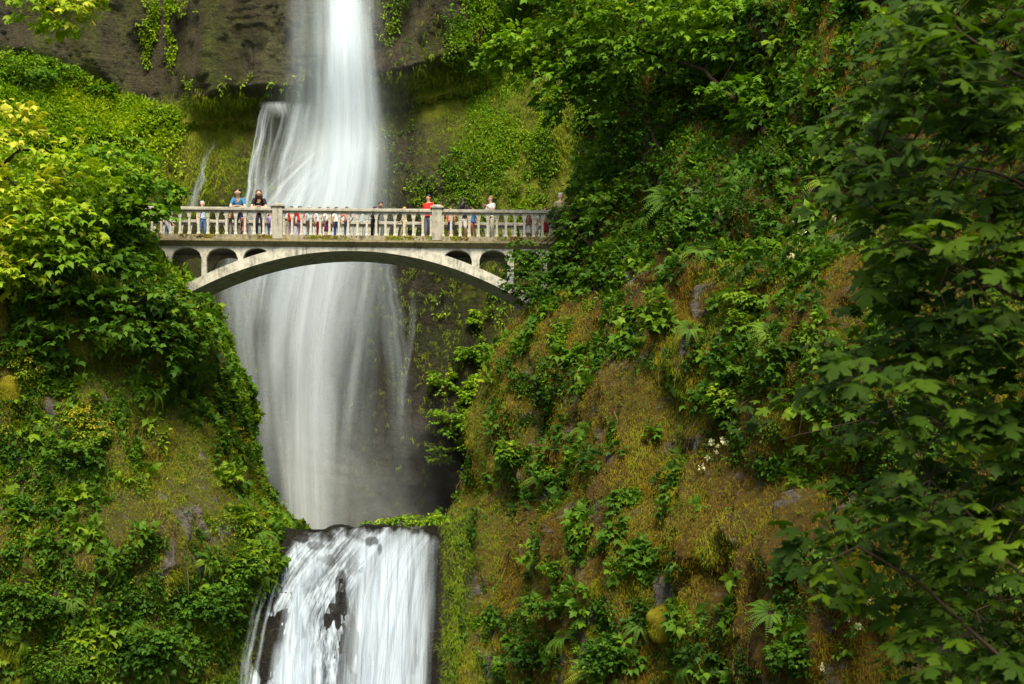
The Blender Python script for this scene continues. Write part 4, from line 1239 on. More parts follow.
clumps('undergrowth', 'plain', p, n, 6, .16, .14, .62 + .2 * fbm(p, 3, (1, 1, 1), 783), L_bright, label='narrow green vines trailing down the upper rock')
strands('hanging_moss', 'rear', 36, lambda c, px, py: pit(px, py, [(210, 160, 40, 50, .8), (560, 120, 110, 120, .7), (430, 330, 120, 120, .12), (20, 100, 40, 25, 1.0), (230, 104, 60, 6, 2.0), (430, 84, 50, 9, 2)]), .26, lambda p: .55 + .4 * fbm(p, 4, (.4, .4, .3), 807.0), 1.2, 'olive moss on the wet wall behind the waterfall')
# ledge rock: wet moss on the banks of the lower fall
strands('hanging_moss', 'fall', 120, lambda c, px, py: sstep(441, 447, px) + sstep(262, 244, px), .14, lambda p: .55 + .45 * fbm(p, 4, (.8, .8, .5), 907.0), 1.5, 'wet moss on the banks of the lower waterfall')
p, n = scatter('fall', 60, lambda c, px, py: sstep(446, 452, px) * nz(c, (1, 1, 1), 93) * .6 + sstep(255, 240, px) * .6)
clumps('undergrowth', 'plain', p, n, 6, .09, .1, .35, L_green, label='small leaves on the banks of the lower waterfall')


# trees ---------------------------------------------------------------
M_bark = cliffmat('mossy_bark', [(0.3, (0.03, 0.022, 0.012)), (0.55, (0.06, 0.045, 0.02)), (0.75, (0.07, 0.08, 0.02))], (0.07, 0.06, 0.05), 0.6, 0.8, 1.0, 0.9, 2.0)
M_twig = simple('twig_bark', (0.035, 0.024, 0.014), 0.9)


def crown_leaves(name, clusters, kind, size, n_per, tone, mat, parent, up=.85, layers=5, seedtone=0.0, flat=.55):
    """flat overlapping sprays of leaves filling ellipsoids"""
    PO, D, NM, S, T = [], [], [], [], []
    for (c, rx, ry, rz, dt, dens) in clusters:
        ns = max(3, int(n_per * dens / 12))
        for s in range(ns):
            u = unit(rn(1))[0]; rad = rng.random() ** .45
            sc = np.array(c) + u * rad * np.array([rx, ry, rz])
            outw = unit((u * np.array([1, 1, .3]))[None] + np.array([[0, -.35, 0]]) + rn(1, .15))[0]
            n = int(rng.integers(8, 16)); sr = .48 * min(rx, 2.2) * rng.uniform(.5, 1.0) + size * .8
            ax = unit(np.cross(outw, UP)[None])[0]
            a = rng.uniform(-1.3, 1.3, n); l = rng.random(n) ** .7 * sr
            dirs = np.cos(a)[:, None] * outw + np.sin(a)[:, None] * ax
            pos = sc + dirs * l[:, None] - UP * (l ** 2 * .35 / max(sr, .1))[:, None] + rn(n, size * .22)
            PO.append(pos); D.append(dirs + UP * rng.uniform(-.6, .05, (n, 1)) + rn(n, .3)); NM.append(unit(UP * up + outw * .5 + rn(n, .28)))
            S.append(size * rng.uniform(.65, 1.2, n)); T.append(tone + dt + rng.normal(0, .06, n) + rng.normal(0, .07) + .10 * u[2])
    return leaves(name, kind, np.concatenate(PO), np.concatenate(D), np.concatenate(NM), np.concatenate(S), np.concatenate(T), mat, parent)


def tree(name, label, cat, base, path, clusters, kind='palm', size=.18, n_per=160, tone=.45, mat=None, r0=.14, limbs=True, group=None, cn='crown', tn='trunk', bark=None, **kw):
    """clusters: (px, py, Y, rx px, ry px, dtone, density)"""
    e = empty(name, base); tag(e, label, cat, group)
    inv = Matrix.Translation(-Vector(base))
    m = MB(); pts = [Vector(base)] + [Vector(q) for q in path]
    # smooth wandering trunk
    fine = []
    for i in range(len(pts) - 1):
        for t in np.linspace(0, 1, 5)[:-1]: fine.append(pts[i].lerp(pts[i + 1], t) + Vector(rn(1, r0 * .35)[0]) * (1 if t else 0))
    fine.append(pts[-1])
    m.tube(fine, [r0 * (1 - .65 * i / (len(fine) - 1)) for i in range(len(fine))], 8)
    cl = []
    for (px, py, Y, rx, ry, dt, de) in clusters:
        c = P(px, py, Y); k = Y / F
        cl.append((c, rx * k, max(rx, ry) * k * .8, ry * k, dt, de))
        if limbs:
            src = min(fine[1:], key=lambda q: (q - c).length)
            mid = src.lerp(c, .5) + Vector(rn(1, .12)[0]) + Vector((0, 0, .08 * (src - c).length))
            q1 = src.lerp(mid, .5) + Vector(rn(1, .05)[0]); q2 = mid.lerp(c, .5) + Vector(rn(1, .06)[0])
            rr = max(.010, r0 * .32)
            m.tube([src, q1, mid, q2, c], [rr, rr * .8, rr * .6, rr * .4, rr * .2], 5)
            for _ in range(5):
                tt_ = c + Vector(unit(rn(1))[0] * np.array([rx, max(rx, ry) * .8, ry]) * k * .9)
                m.tube([q2, q2.lerp(tt_, .5) + Vector(rn(1, .05)[0]), tt_], [rr * .35, rr * .22, rr * .1], 4)
    o = m.build(tn, bark or M_bark, e, True); o.matrix_parent_inverse = inv
    if bark is None: me = o.data
    o = crown_leaves(cn, cl, kind, size, n_per, tone, mat or L_green, e, **kw); o.matrix_parent_inverse = inv
    return e


def H(px, py, keys=('left', 'right', 'rear', 'fall')): return hit(px, py, keys)[0]


GT = 'maples leaning out from the cliffs'
tree('maple_tree', 'sunlit yellow green maple at the far left above the bridge level', 'tree', P(-70, 420, 43), [P(-60, 300, 43), P(-30, 200, 43.2), P(20, 150, 43.5)],
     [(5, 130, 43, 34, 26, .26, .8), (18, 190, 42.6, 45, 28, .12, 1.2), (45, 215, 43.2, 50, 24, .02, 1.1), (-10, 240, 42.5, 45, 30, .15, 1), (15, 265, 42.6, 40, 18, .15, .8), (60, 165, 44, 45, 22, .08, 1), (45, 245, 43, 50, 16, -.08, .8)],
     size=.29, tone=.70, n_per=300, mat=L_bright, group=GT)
tree('maple_tree', 'mid green maple covering the left end of the bridge railing', 'tree', P(40, 330, 45.2), [P(60, 280, 45.4), P(90, 220, 46.2), P(120, 180, 46.6)],
     [(95, 175, 46, 45, 22, .10, 1), (130, 190, 46.6, 36, 24, -.02, 1.1), (146, 202, 47.4, 24, 18, -.05, .9), (120, 215, 46, 50, 16, .0, 1.), (80, 215, 45.6, 50, 20, .05, 1), (118, 236, 47, 30, 10, -.15, .6), (110, 150, 47, 40, 15, .12, .7), (172, 196, 48.2, 12, 7, 0, .4)],
     size=.26, tone=.38, n_per=280, mat=L_bright, group=GT)
tree('maple_tree', 'dark green maple drooping over the cliff edge under the left arch', 'tree', P(60, 400, 45), [P(80, 350, 45), P(110, 310, 45), P(150, 300, 45)],
     [(40, 265, 44, 48, 20, .0, 1), (95, 262, 44.6, 50, 20, .02, 1.1), (70, 300, 44.2, 50, 20, -.02, 1.1), (118, 290, 45.2, 36, 16, .0, 1.1), (160, 300, 45.6, 35, 16, .04, 1.1), (120, 325, 45, 50, 15, .05, 1), (178, 322, 45.8, 32, 13, .08, 1.1), (155, 338, 45.6, 38, 13, .05, 1), (165, 358, 45.6, 20, 10, .0, .6), (55, 335, 44, 40, 12, .0, .6), (112, 258, 46, 26, 10, -.05, .6)],
     size=.27, tone=.44, n_per=260, mat=L_green, group=GT)
tree('maple_tree', 'sunny yellow maple spray hanging at the top left corner', 'tree', P(-120, 60, 50), [P(-60, 10, 50), P(10, -40, 50)],
     [(30, 2, 50, 28, 10, .12, .7), (72, 8, 50, 24, 15, .30, .8), (55, 20, 50.2, 22, 9, .22, .5), (85, -5, 50, 20, 18, .3, .6), (40, -40, 50, 70, 25, .1, 1)],
     size=.26, tone=.60, n_per=240, mat=L_bright, group=GT)
tree('maple_tree', 'broad green maple reaching left across the top of the wall', 'tree', P(800, 175, 43), [P(765, 135, 43.5), P(735, 100, 44), P(705, 70, 44.6), P(640, 50, 45.5)],
     [(510, 58, 47.5, 24, 12, .18, .9), (535, 45, 47.3, 34, 15, .14, 1.1), (560, 68, 47, 34, 14, .06, 1.0), (580, 30, 46.8, 42, 20, .08, 1.2), (620, 50, 46, 42, 20, .02, 1.2), (640, 15, 45.5, 50, 22, .10, 1.2), (690, 30, 45, 45, 20, .12, 1.1), (725, 45, 44.5, 34, 15, .14, 1), (740, 12, 44.5, 40, 20, .12, 1), (590, -10, 46, 50, 18, .05, 1), (690, -10, 45, 50, 14, .12, 1), (660, 70, 45.6, 36, 12, -.04, .7), (600, 82, 46.6, 34, 9, -.1, .7), (790, 20, 44, 40, 26, -.2, .8), (738, 88, 43.4, 26, 10, -.1, .5), (770, 110, 42.8, 24, 12, -.15, .5), (560, 95, 47, 24, 8, -.05, .5)],
     size=.26, tone=.40, n_per=360, mat=L_bright, r0=.12, bark=M_twig, group=GT)
tree('maple_tree', 'thin dim tree with bare forked branches under the broad green maple', 'tree', P(700, 225, 45.5), [P(670, 165, 46), P(645, 120, 46.5), P(620, 95, 46.8)],
     [(625, 125, 47, 40, 20, .1, .7), (665, 130, 46.4, 40, 20, .05, .7), (700, 115, 46, 35, 20, .0, .7), (640, 165, 47, 40, 20, .08, .7), (690, 165, 46, 36, 20, -.03, .6), (605, 150, 47.5, 20, 18, .12, .5), (620, 195, 47.5, 36, 14, .15, .7)],
     size=.12, tone=.32, n_per=280, mat=L_green, r0=.07, group=GT)
tree('maple_tree', 'green maple in front of the right end of the bridge', 'tree', P(640, 330, 47), [P(615, 285, 47.4), P(590, 245, 47.9), P(570, 225, 48.2)],
     [(600, 200, 48.2, 26, 13, .22, .9), (577, 222, 48.6, 17, 14, .14, 1.0), (610, 225, 48, 32, 18, .05, 1.1), (572, 255, 48.6, 26, 13, .05, 1.1), (548, 268, 48.9, 26, 12, .05, 1.2), (540, 290, 48.8, 28, 11, .0, 1.1), (532, 248, 49.2, 20, 7, .08, .6), (512, 285, 49.2, 14, 7, .03, .5), (575, 290, 48.4, 32, 16, -.02, 1.1), (610, 265, 47.6, 36, 20, -.06, 1.1), (518, 264, 48.9, 18, 8, .05, .7), (600, 320, 47.5, 36, 14, -.08, 1.), (560, 318, 48.2, 26, 10, -.05, .8), (645, 240, 46.8, 30, 26, -.1, .9)],
     size=.18, tone=.38, n_per=230, mat=L_green, r0=.10, group=GT)
tree('maple_tree', 'small maple with flat dark sprays below the right end of the bridge', 'tree', P(590, 440, 46.5), [P(600, 410, 46.2), P(612, 385, 46), P(622, 372, 45.8)],
     [(585, 362, 46.6, 32, 9, .0, .9), (618, 352, 46, 30, 10, .05, .9), (628, 385, 45.4, 22, 10, .1, .9), (605, 395, 45.8, 20, 9, .05, .7), (560, 385, 47, 22, 8, .0, .6), (640, 402, 45.2, 16, 8, .05, .5), (575, 400, 46.5, 18, 8, 0, .5)],
     size=.18, tone=.36, n_per=170, mat=L_green, r0=.05, bark=M_twig, group=GT)

# shrubs and saplings on the cliffs
GS = 'young shrubs rooted in the cliffs'
SHR = [  # px, py, rx, ry, tone, size, keys, material, label
    (748, 292, 24, 16, .72, .17, 'right', 'green', 'bright lime sapling leaves beside the dark hollow of the right cliff'),
    (738, 322, 18, 14, .66, .16, 'right', 'green', 'pale green sapling just below the bright lime one'),
    (722, 398, 20, 16, .74, .16, 'right', 'green', 'yellow green broad leafed shrub above the white flowers on the right cliff'),
    (738, 372, 16, 9, .55, .14, 'right', 'green', 'small green shrub topping the yellow green one on the right cliff'),
    (512, 455, 14, 18, .60, .15, 'right', 'green', 'light green shrub on the left rim of the right cliff above the ledge'),
    (545, 470, 13, 20, .50, .15, 'right', 'green', 'green shrub hanging down a cleft left of the grey bare rock'),
    (625, 500, 22, 14, .42, .15, 'right', 'green', 'green shrub under the grey bare rock of the right cliff'),
    (560, 565, 18, 10, .62, .13, 'right', 'green', 'small pale shrub low on the right cliff near the lower waterfall'),
    (560, 605, 34, 16, .38, .15, 'right', 'green', 'dark leafy bush low on the right cliff near the lower waterfall'),
    (530, 650, 36, 18, .34, .15, 'right', 'green', 'low bush at the bottom edge right of the lower waterfall'),
    (610, 655, 30, 18, .36, .15, 'right', 'green', 'low bush at the bottom edge under the yellow moss cushions'),
    (800, 655, 34, 18, .46, .15, 'right', 'green', 'light green bush at the bottom edge under the dark foreground maple'),
    (690, 220, 28, 14, .50, .14, 'right', 'green', 'shrub catching light in the upper middle of the right cliff'),
    (770, 215, 26, 26, .34, .14, 'right', 'green', 'tall shrub in the shaded upper part of the right cliff'),
    (480, 385, 26, 22, .60, .19, 'rear', 'bright', 'yellow green bush high at the foot of the dark wall'),
    (458, 410, 26, 20, .52, .19, 'rear', 'bright', 'yellow green bush in the middle at the foot of the dark wall'),
    (462, 440, 30, 18, .56, .19, 'rear', 'bright', 'yellow green bush lowest at the foot of the dark wall'),
    (446, 384, 20, 16, .58, .20, 'rear', 'bright', 'yellow green bush nearest the falling water at the foot of the dark wall'),
    (474, 352, 20, 14, .50, .20, 'rear', 'bright', 'topmost yellow green bush at the foot of the dark wall'),
    (444, 452, 18, 11, .60, .20, 'rear', 'bright', 'low pale tip of the bushes over the dark alcove'),
    (484, 425, 22, 20, .46, .20, 'rear', 'bright', 'bush tucked against the right cliff at the foot of the dark wall'),
    (478, 318, 10, 14, .66, .19, 'rear', 'bright', 'small yellow tuft on the wall just under the right arch'),
    (76, 455, 36, 24, .50, .14, 'left', 'green', 'large leafy shrub in the middle of the left cliff'),
    (88, 420, 26, 18, .95, .09, 'left', 'green', 'thin yellow leafed shrub above the large shrub of the left cliff'),
    (230, 400, 20, 26, .38, .13, 'left', 'green', 'dark shrub on the edge of the left cliff against the waterfall'),
    (250, 560, 26, 16, .50, .15, 'left', 'green', 'bushy shrub under the ferns beside the lower waterfall'),
    (205, 600, 40, 26, .40, .16, 'left', 'green', 'wide bush low on the left cliff beside the lower waterfall'),
    (150, 650, 50, 26, .38, .16, 'left', 'green', 'wide bush at the bottom edge of the left cliff'),
    (40, 600, 44, 30, .42, .14, 'left', 'green', 'tangled bush in the lower left corner'),
    (60, 660, 50, 20, .52, .12, 'left', 'green', 'pale bush at the very bottom of the left corner'),
    (25, 500, 26, 16, .42, .15, 'left', 'green', 'bluish shrub at the left border halfway down the cliff'),
    (240, 455, 12, 34, .98, .10, 'left', 'green', 'tall yellow turning plant on the rim of the left cliff'),
    (30, 360, 22, 44, .86, .09, 'left', 'green', 'slender yellow green shrub on the left under the maples'),
    (15, 75, 40, 16, .30, .22, 'rear', 'bright', 'leafy bush at the left end of the upper ledge'),
    (62, 76, 34, 14, .34, .22, 'rear', 'bright', 'leafy bush against the upper rock near the left corner'),
    (98, 92, 26, 12, .28, .22, 'rear', 'bright', 'leafy bush at the right end of the green slope under the upper rock'),
]
for (px, py, rx, ry, tn_, sz, key, mk, lab) in SHR:
    p, n = hit(px, py, (key,))
    base = p + Vector((0, 0, -ry * p.y / F * .8)) + n * .02
    Y = p.y - .25
    k = rng.integers(3, 6); cl = []
    for _ in range(k):
        cl.append((px + rng.uniform(-.5, .5) * rx, py + rng.uniform(-.5, .5) * ry, Y + rng.uniform(-.25, .1), rx * .55, ry * .55, rng.normal(0, .04), .8))
    tree('shrub', lab, 'shrub', base, [p + n * .15, p + n * .3 + Vector((0, 0, ry * p.y / F * .5))], cl, kind='palm' if sz > .12 else 'plain', size=sz, n_per=max(50, rx * ry * .30 * (1.8 if sz < .12 else 1) + 40), tone=tn_,
         mat={'green': L_green, 'bright': L_bright}[mk], r0=.022, bark=M_twig, group=GS, cn='foliage', tn='stem')

# moss and leaf litter on the bridge kerb
nb = 5200
bx_ = rng.uniform(X0, X1, nb); keep = fbm(np.stack([bx_, bx_ * 0, bx_ * 0], 1), 4, (2.2, 1, 1), 5) + rng.normal(0, .08, nb) > .46
bx_ = bx_[keep]; nb = len(bx_)
q = np.stack([bx_, rng.uniform(-.03, .015, nb), 10.35 + .17 * rng.random(nb) ** .8], 1)
o = leaves('kerb_moss', 'plain', q, np.stack([rng.normal(0, .6, nb), -rng.random(nb) * .6, -rng.random(nb)], 1), np.stack([rng.normal(0, .4, nb), -np.ones(nb), .6 + 0 * bx_], 1), rng.uniform(.03, .075, nb), np.clip(.10 + .75 * fbm(q, 3, (3, 1, 3), 8) + rng.normal(0, .12, nb), 0, 1), M_strand, bridge)
o['kind'] = 'stuff'

# ferns ----------------------------------------------------------------
def fern_meshes(seed):
    r = np.random.default_rng(seed); PO, D, NM, S, T = [], [], [], [], []; st = MB()
    nf = 13
    for i in range(nf):
        a = 2 * math.pi * i / nf + r.normal(0, .2); L = r.uniform(.75, 1.1); rise = r.uniform(.5, .9)
        o = np.array([math.cos(a), math.sin(a), 0]); side = np.array([-o[1], o[0], 0])
        pts = []
        for j in range(18):
            t = j / 17
            pts.append(o * L * (t * .9) + UP * L * (rise * t - (rise + .35) * t * t))
        st.tube([Vector(q) for q in pts[::3]], [.008, .007, .006, .005, .004, .003], 4)
        tn = r.normal(.0, .06)
        for j in range(2, 18):
            t = j / 17; w = .22 * L * math.sin(math.pi * min(1, .18 + .82 * (1 - t)) ** .8) if t > .1 else .05
            w = .20 * L * (1 - t) ** .55 * min(1, t * 5)
            for s in (-1, 1):
                PO.append(pts[j]); d = side * s + o * .35 - UP * .25; D.append(d); NM.append(UP + o * .2)
                S.append(max(w, .03)); T.append(.5 + tn + .12 * t)
    return np.array(PO), np.array(D), np.array(NM), np.array(S), np.array(T), st


FM = []
for sd_ in (1, 2, 3):
    PO, D, NM, S, T, st = fern_meshes(sd_)
    V0, F0 = tmpl('plain'); V0 = V0 * np.array([.72, 1, .6])
    y = unit(D); x = unit(np.cross(y, NM)); z = np.cross(x, y)
    V = PO[:, None] + S[:, None, None] * (V0[None, :, 0:1] * x[:, None] + V0[None, :, 1:2] * y[:, None] + V0[None, :, 2:3] * z[:, None])
    for dt, mt in ((0, L_green), (.16, L_green)):
        me = mesh_np('fronds', V.reshape(-1, 3), (F0[None] + (np.arange(len(PO)) * len(V0))[:, None, None]).reshape(-1, 3), {'tone': np.repeat(np.clip(T + dt, 0, 1), len(V0))})
        me.materials.append(mt)
        sm = st.mesh('rachis'); sm.materials.append(M_twig)
        FM.append((me, sm))
FERNS = [  # px, py, size m, tone 0/1, label
    (262, 492, .72, 1, 'upper of the large bright ferns on the left cliff rim beside the pool ledge'),
    (274, 512, .78, 0, 'outermost large fern on the left cliff rim touching the waterfall'),
    (250, 515, .70, 1, 'large fern just left of the outermost rim fern'),
    (258, 535, .62, 0, 'fern below the rim ferns beside the dark ledge rock'),
    (238, 497, .5, 0, 'small fern at the back of the rim ferns'),
    (110, 562, .6, 1, 'fern with pale fronds in the middle of the lower left cliff'),
    (128, 618, .62, 0, 'drooping fern above the bottom bush of the left cliff'),
    (98, 640, .55, 0, 'fern left of the bottom bush of the left cliff'),
    (160, 668, .6, 1, 'fern at the bottom edge near the lower waterfall'),
    (72, 600, .5, 0, 'fern inside the tangled bush in the lower left corner'),
    (20, 640, .5, 1, 'fern by the left border near the bottom'),
    (148, 392, .6, 0, 'dark fern under the drooping maple of the left cliff'),
    (182, 375, .6, 0, 'dark fern hanging under the left arch maple'),
    (120, 405, .45, 0, 'small fern left of the dark ferns under the maple'),
    (40, 420, .5, 0, 'fern on the left cliff close to the slender yellow shrub'),
    (205, 560, .45, 1, 'small fern right of the grey rock streak on the left cliff'),
    (515, 508, .4, 0, 'small fern on the left rim of the right cliff'),
    (470, 558, .35, 1, 'tiny fern on the mossy bank right of the lower waterfall'),
    (538, 478, .5, 0, 'fern beside the cleft shrub of the right cliff'),
    (565, 640, .6, 0, 'fern among the bushes at the bottom right of the lower waterfall'),
    (640, 625, .5, 0, 'fern between the two largest moss cushions'),
    (590, 672, .6, 1, 'fern at the bottom edge below the moss cushions'),
    (690, 665, .5, 0, 'fern at the bottom edge right of the largest moss cushion'),
    (765, 335, .5, 1, 'star shaped fern right of the pale green sapling'),
    (700, 255, .6, 0, 'fern in the upper middle of the right cliff'),
    (650, 218, .75, 0, 'long drooping fern under the thin dim tree'),
    (670, 200, .8, 0, 'largest drooping fern under the thin dim tree'),
    (625, 230, .65, 1, 'fern behind the maple at the right end of the bridge'),
    (745, 185, .65, 0, 'shaded fern below the trunk of the broad maple'),
    (790, 165, .6, 0, 'shaded fern right of the broad maple trunk'),
    (820, 185, .5, 1, 'fern at the edge of the dark foreground maple'),
    (770, 245, .5, 0, 'fern left of the upper white flowers'),
    (690, 330, .45, 0, 'fern left of the pale green sapling'),
    (585, 430, .45, 0, 'fern below the small flat maple'),
    (680, 455, .45, 0, 'fern left of the lower white flowers'),
    (770, 615, .55, 0, 'fern in the dark lower right of the cliff'),
]
for i, (px, py, sz, tn_, lab) in enumerate(FERNS):
    p, n = hit(px, py, ('left',) if px < 400 else ('right',))
    if px == 470: p, n = hit(px, py)
    e = empty('fern', p + n * .10); tag(e, lab, 'fern', 'sword ferns on the cliffs')
    ax = (Vector((0, 0, 1)) * .55 + n).normalized()
    e.rotation_euler = ax.to_track_quat('Z', 'Y').to_euler(); s = sz * 1.35; e.scale = (s, s, s)
    me, sm = FM[(i % 3) * 2 + tn_]
    link('fronds', me, None, e); link('rachis', sm, None, e)

# moss cushions ----------------------------------------------------------
m, nt, out = newmat('cushion_moss')
v = coords(nt); nn_ = noise(nt, v, 5.0, 8, .75)
principled(nt, out, ramp(nt, [(0.3, (0.08, 0.065, 0.008)), (0.55, (0.16, 0.14, 0.012)), (0.75, (0.22, 0.22, 0.02))], nn_).outputs[0], .95, .1, nn_, .8, .06)
M_cush = m
CUSH = [(608, 540, 8, 8, 'small round yellow moss cushion above the largest one'), (665, 622, 17, 20, 'largest yellow moss cushion low on the right cliff'), (600, 634, 12, 10, 'olive moss cushion left of the largest one'),
        (597, 590, 7, 9, 'narrow moss cushion on the right cliff straight above the olive one'), (676, 500, 9, 10, 'moss cushion on the rib of the right cliff under the white flowers'), (673, 478, 10, 9, 'upper moss cushion on the rib of the right cliff'),
        (650, 572, 8, 6, 'rusty moss cushion left of the bare grey rock'), (660, 362, 8, 18, 'tall hanging moss cushion in the middle of the right cliff'), (563, 300, 8, 7, 'moss cushion behind the maple at the right end of the bridge'), (8, 392, 10, 14, 'orange brown moss cushion at the left border')]
for px, py, rx, ry, lab in CUSH:
    p, n = hit(px, py, ('left',) if px < 400 else ('right',)); k = p.y / F
    m_ = MB(); m_.ball((0, 0, 0), (rx * k, rx * k * .7, ry * k), 28, 20)
    V = np.array(m_.v); w = (fbm(V + np.array(p), 4, (3, 3, 3), 3) - .5); V = V * (1 + w[:, None] * 1.0)
    m_.v = [tuple(q) for q in V]
    o = m_.build('moss_cushion', M_cush, None, True); o.location = p + n * .03; tag(o, lab, 'moss', 'moss cushions on the cliffs')
    nb = 2200; u = unit(rn(nb)); q = u * np.array([rx * k, rx * k * .7, ry * k]) * 1.0
    f = leaves('moss_fringe', 'blade', q, u + rn(nb, .4) - UP * .5, u + rn(nb, .4), rng.uniform(.05, .12, nb), .58 + rn(nb, .07)[:, 0], M_strand, o)

# white flowers ----------------------------------------------------------
M_petal = simple('white_petals', (0.48, 0.49, 0.28), .7, .06)
fm = MB()
PO = np.zeros((26, 3)) + rn(26, .035); o_ = None
d_ = unit(rn(26)); T0, F0 = tmpl('petal')
V = []; FF = []
for i in range(26):
    y = d_[i]; x = unit(np.cross(y, [.1, .2, 1])[None])[0]; z = np.cross(x, y)
    FF += [tuple(q + len(V) for q in f) for f in F0]
    V += [tuple(PO[i] + .09 * (t[0] * x + t[1] * y + t[2] * z)) for t in T0]
fm.v, fm.f = V, FF
petal_me = fm.mesh('blossom'); petal_me.materials.append(M_petal)
FLW = [('lower white flowering shrub beside the yellow green shrub on the right cliff', [(712, 442), (718, 446), (724, 441), (734, 433), (708, 458), (702, 468), (716, 452), (738, 428)], 720, 452, 18, 20),
       ('upper white flowering shrub in the shaded part of the right cliff', [(795, 222), (802, 232), (798, 246), (788, 240), (808, 254), (812, 262), (792, 256), (818, 224), (834, 218), (805, 215)], 802, 240, 22, 26),
       ('white flowering shrub low down under the dark foreground maple', [(852, 602), (862, 610), (868, 600), (848, 618), (858, 626), (840, 606), (872, 618), (822, 668)], 856, 612, 22, 18),
       ('sparse white flowers right of the upper flowering shrub', [(876, 190), (884, 200), (892, 196), (870, 205)], 880, 196, 16, 12)]
for lab, fl, px, py, rx, ry in FLW:
    p, n = hit(px, py, ('right',)); Y = p.y - .25
    e = tree('flowering_shrub', lab, 'shrub', p - Vector((0, 0, ry * p.y / F)), [p + n * .15, p + n * .3], [(px, py, Y, rx, ry, 0, .6), (px + 5, py + 6, Y, rx * .6, ry * .7, 0.05, .5)], kind='plain', size=.11, n_per=130, tone=.45, mat=L_green, r0=.02, bark=M_twig, group='white flowering shrubs', cn='foliage', tn='stem')
    for fx, fy in fl:
        o = link('blossom', petal_me, None, e); o.matrix_parent_inverse = Matrix.Translation(-e.location)
        q, qn = hit(fx, fy, ('right',)); o.location = q + (Vector((0, 0, 0)) - q).normalized() * rng.uniform(.25, .45)
        s = rng.uniform(.6, 1.15) * q.y / 42; o.scale = (s, s, s * 1.3); o.rotation_euler = tuple(rng.uniform(0, 6, 3))

# green fern bank on the crest of the lower fall
cr = [(372 + i * 5.2 + rng.uniform(-2, 2), 524 - 4.5 * math.sin(min(1, i / 9) * 1.9)) for i in range(14)]
tree('low_bush', 'bright green low bush lying along the crest of the lower waterfall', 'bush', P(400, 531, 47.3), [P(405, 526, 47.3), P(425, 522, 47.3)],
     [(x, y, 47.3, 8, 4, .1 * (i % 3), .5) for i, (x, y) in enumerate(cr)], kind='plain', size=.13, n_per=150, tone=.50, mat=L_bright, r0=.02, bark=M_twig, cn='foliage', tn='stem')
tree('low_bush', 'sparse dark bush on the ledge between the pool and the right cliff', 'bush', P(452, 529, 47.6), [P(455, 520, 47.6), P(458, 512, 47.6)],
     [(447, 514, 47.6, 8, 6, 0, .4), (458, 508, 47.6, 6, 8, 0, .4), (440, 520, 47.6, 6, 4, .1, .3)], kind='plain', size=.10, n_per=110, tone=.40, mat=L_green, r0=.015, bark=M_twig, cn='foliage', tn='stem')

# foreground maples at the right -------------------------------------------
def limit(py): return np.interp(py, [-80, 0, 60, 110, 150, 200, 260, 330, 380, 430, 470, 520, 570, 620, 684, 760], [895, 890, 880, 835, 800, 835, 870, 860, 830, 845, 865, 835, 785, 825, 865, 880])


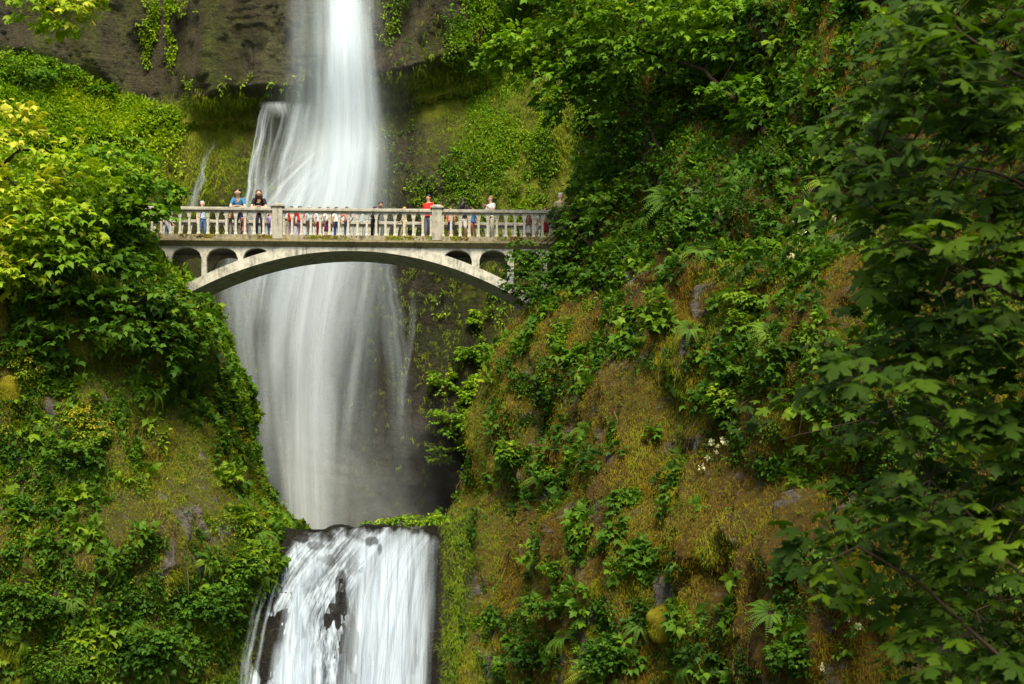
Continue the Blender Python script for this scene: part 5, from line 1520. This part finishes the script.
def big_maple(label, base, mains, nclus, Yr, lim, size, tone, n_leaf, seed, kind='maple', xmax=1120, crad=.42):
    g = np.random.default_rng(seed)
    e = empty('maple_tree', base); tag(e, label, 'tree', 'foreground maples'); inv = Matrix.Translation(-Vector(base))
    m_ = MB(); nodes = []
    top = P(xmax + 30, -300, (Yr[0] + Yr[1]) / 2)
    tr = [Vector(base), Vector(base).lerp(top, .3) + Vector((.1, 0, 0)), Vector(base).lerp(top, .6) + Vector((-.08, 0, 0)), top]
    m_.tube(tr, [.16, .13, .11, .06], 9)
    for mn in mains:
        pts = [P(x, y, Y) for x, y, Y in mn]
        src = min([tr[0].lerp(tr[1], t) for t in (.3, .6, .9)] + [tr[1].lerp(tr[2], t) for t in (.2, .5, .8)] + [tr[2].lerp(tr[3], t) for t in (.2, .5)], key=lambda q: (q - pts[0]).length)
        fine = [src]
        for i in range(len(pts) - 1):
            for t in (0, .25, .5, .75): fine.append(pts[i].lerp(pts[i + 1], t) + Vector(g.normal(0, .012, 3)))
        fine.append(pts[-1])
        m_.tube(fine, [.024 - .019 * i / (len(fine) - 1) for i in range(len(fine))], 6)
        nodes += fine[1:]
    PO, D, NM, S, T = [], [], [], [], []
    k = 0
    while k < nclus:
        py = g.uniform(-70, 750); l = lim(py); px = l + (xmax - l) * g.random() ** .9
        if px < l + 18: continue
        k += 1
        Y = g.uniform(*Yr); c = P(px, py, Y)
        src = min(nodes, key=lambda q: (q - c).length)
        mid = src.lerp(c, .5) + Vector(g.normal(0, .05, 3))
        m_.tube([src, mid, c], [.007, .005, .003], 4)
        outw = (c - src); outw.z *= .4
        if outw.length < .05: outw = Vector((-1, 0, 0))
        outw = (outw.normalized() + Vector((-.35, -.3, 0))).normalized()
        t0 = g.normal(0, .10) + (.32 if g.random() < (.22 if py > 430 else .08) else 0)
        for _ in range(n_leaf):
            a = g.normal(0, .9); dd = Vector((outw.x * math.cos(a) - outw.y * math.sin(a), outw.x * math.sin(a) + outw.y * math.cos(a), 0))
            pp = c + dd * g.uniform(0, crad) + Vector((0, 0, g.normal(0, .10)))
            m_.tube([c, c.lerp(pp, .6) + Vector((0, 0, .02)), pp], [.0022, .0018, .0016], 3, False)
            PO.append(pp); D.append(dd + Vector((g.normal(0, .3), g.normal(0, .3), g.uniform(-.75, .05)))); NM.append(Vector((g.normal(0, .35), -.45 + g.normal(0, .35), 1)))
            S.append(size * g.uniform(.6, 1.2)); T.append(tone + t0 + g.normal(0, .07))
    o = m_.build('trunk', M_twig, e, True); o.matrix_parent_inverse = inv
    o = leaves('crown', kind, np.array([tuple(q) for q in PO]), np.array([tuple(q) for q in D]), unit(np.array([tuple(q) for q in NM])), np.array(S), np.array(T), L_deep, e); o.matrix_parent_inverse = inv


big_maple('dark big leafed maple nearest the camera along the right border', P(1170, 760, 12.5), [
    [(1120, 770, 12), (1020, 672, 12), (930, 590, 12), (860, 548, 12), (822, 560, 12)], [(1120, 640, 12.4), (1024, 590, 12), (975, 520, 11.8), (930, 480, 11.6)],
    [(1140, 470, 12.5), (1020, 430, 12.5), (930, 400, 12.5), (880, 385, 12.5)], [(1140, 320, 12.5), (1020, 300, 12.2), (950, 262, 12), (900, 240, 12)],
    [(1140, 220, 13), (1030, 185, 12.6), (960, 165, 12.4), (850, 150, 12.2)], [(1140, 110, 12.6), (1030, 80, 12.6), (960, 30, 12.6), (920, -10, 12.6)], [(1140, 690, 11.6), (1040, 720, 11.6), (930, 690, 11.6)]],
    215, (11.2, 14.0), limit, .20, .44, 13, 77)
lim2 = lambda py: np.interp(py, [-80, 0, 60, 140, 220, 300, 360, 400, 440, 470, 500, 540, 600, 684, 760], [860, 855, 840, 820, 840, 835, 795, 755, 722, 745, 835, 860, 880, 880, 900])
big_maple('second dark maple with smaller leaves just behind the nearest one', P(1130, 640, 22), [
    [(1080, 520, 22), (960, 440, 22), (860, 420, 22), (780, 440, 22)], [(1080, 380, 22), (980, 330, 22), (900, 330, 22), (850, 350, 22)],
    [(1080, 200, 22), (980, 180, 22), (900, 140, 22), (860, 120, 22)], [(1080, 60, 22), (980, 50, 22), (890, 20, 22)], [(1080, 600, 22), (1000, 600, 22), (900, 640, 22)]],
    340, (20.5, 25), lim2, .21, .43, 10, 99, kind='maple', xmax=1080, crad=.55)
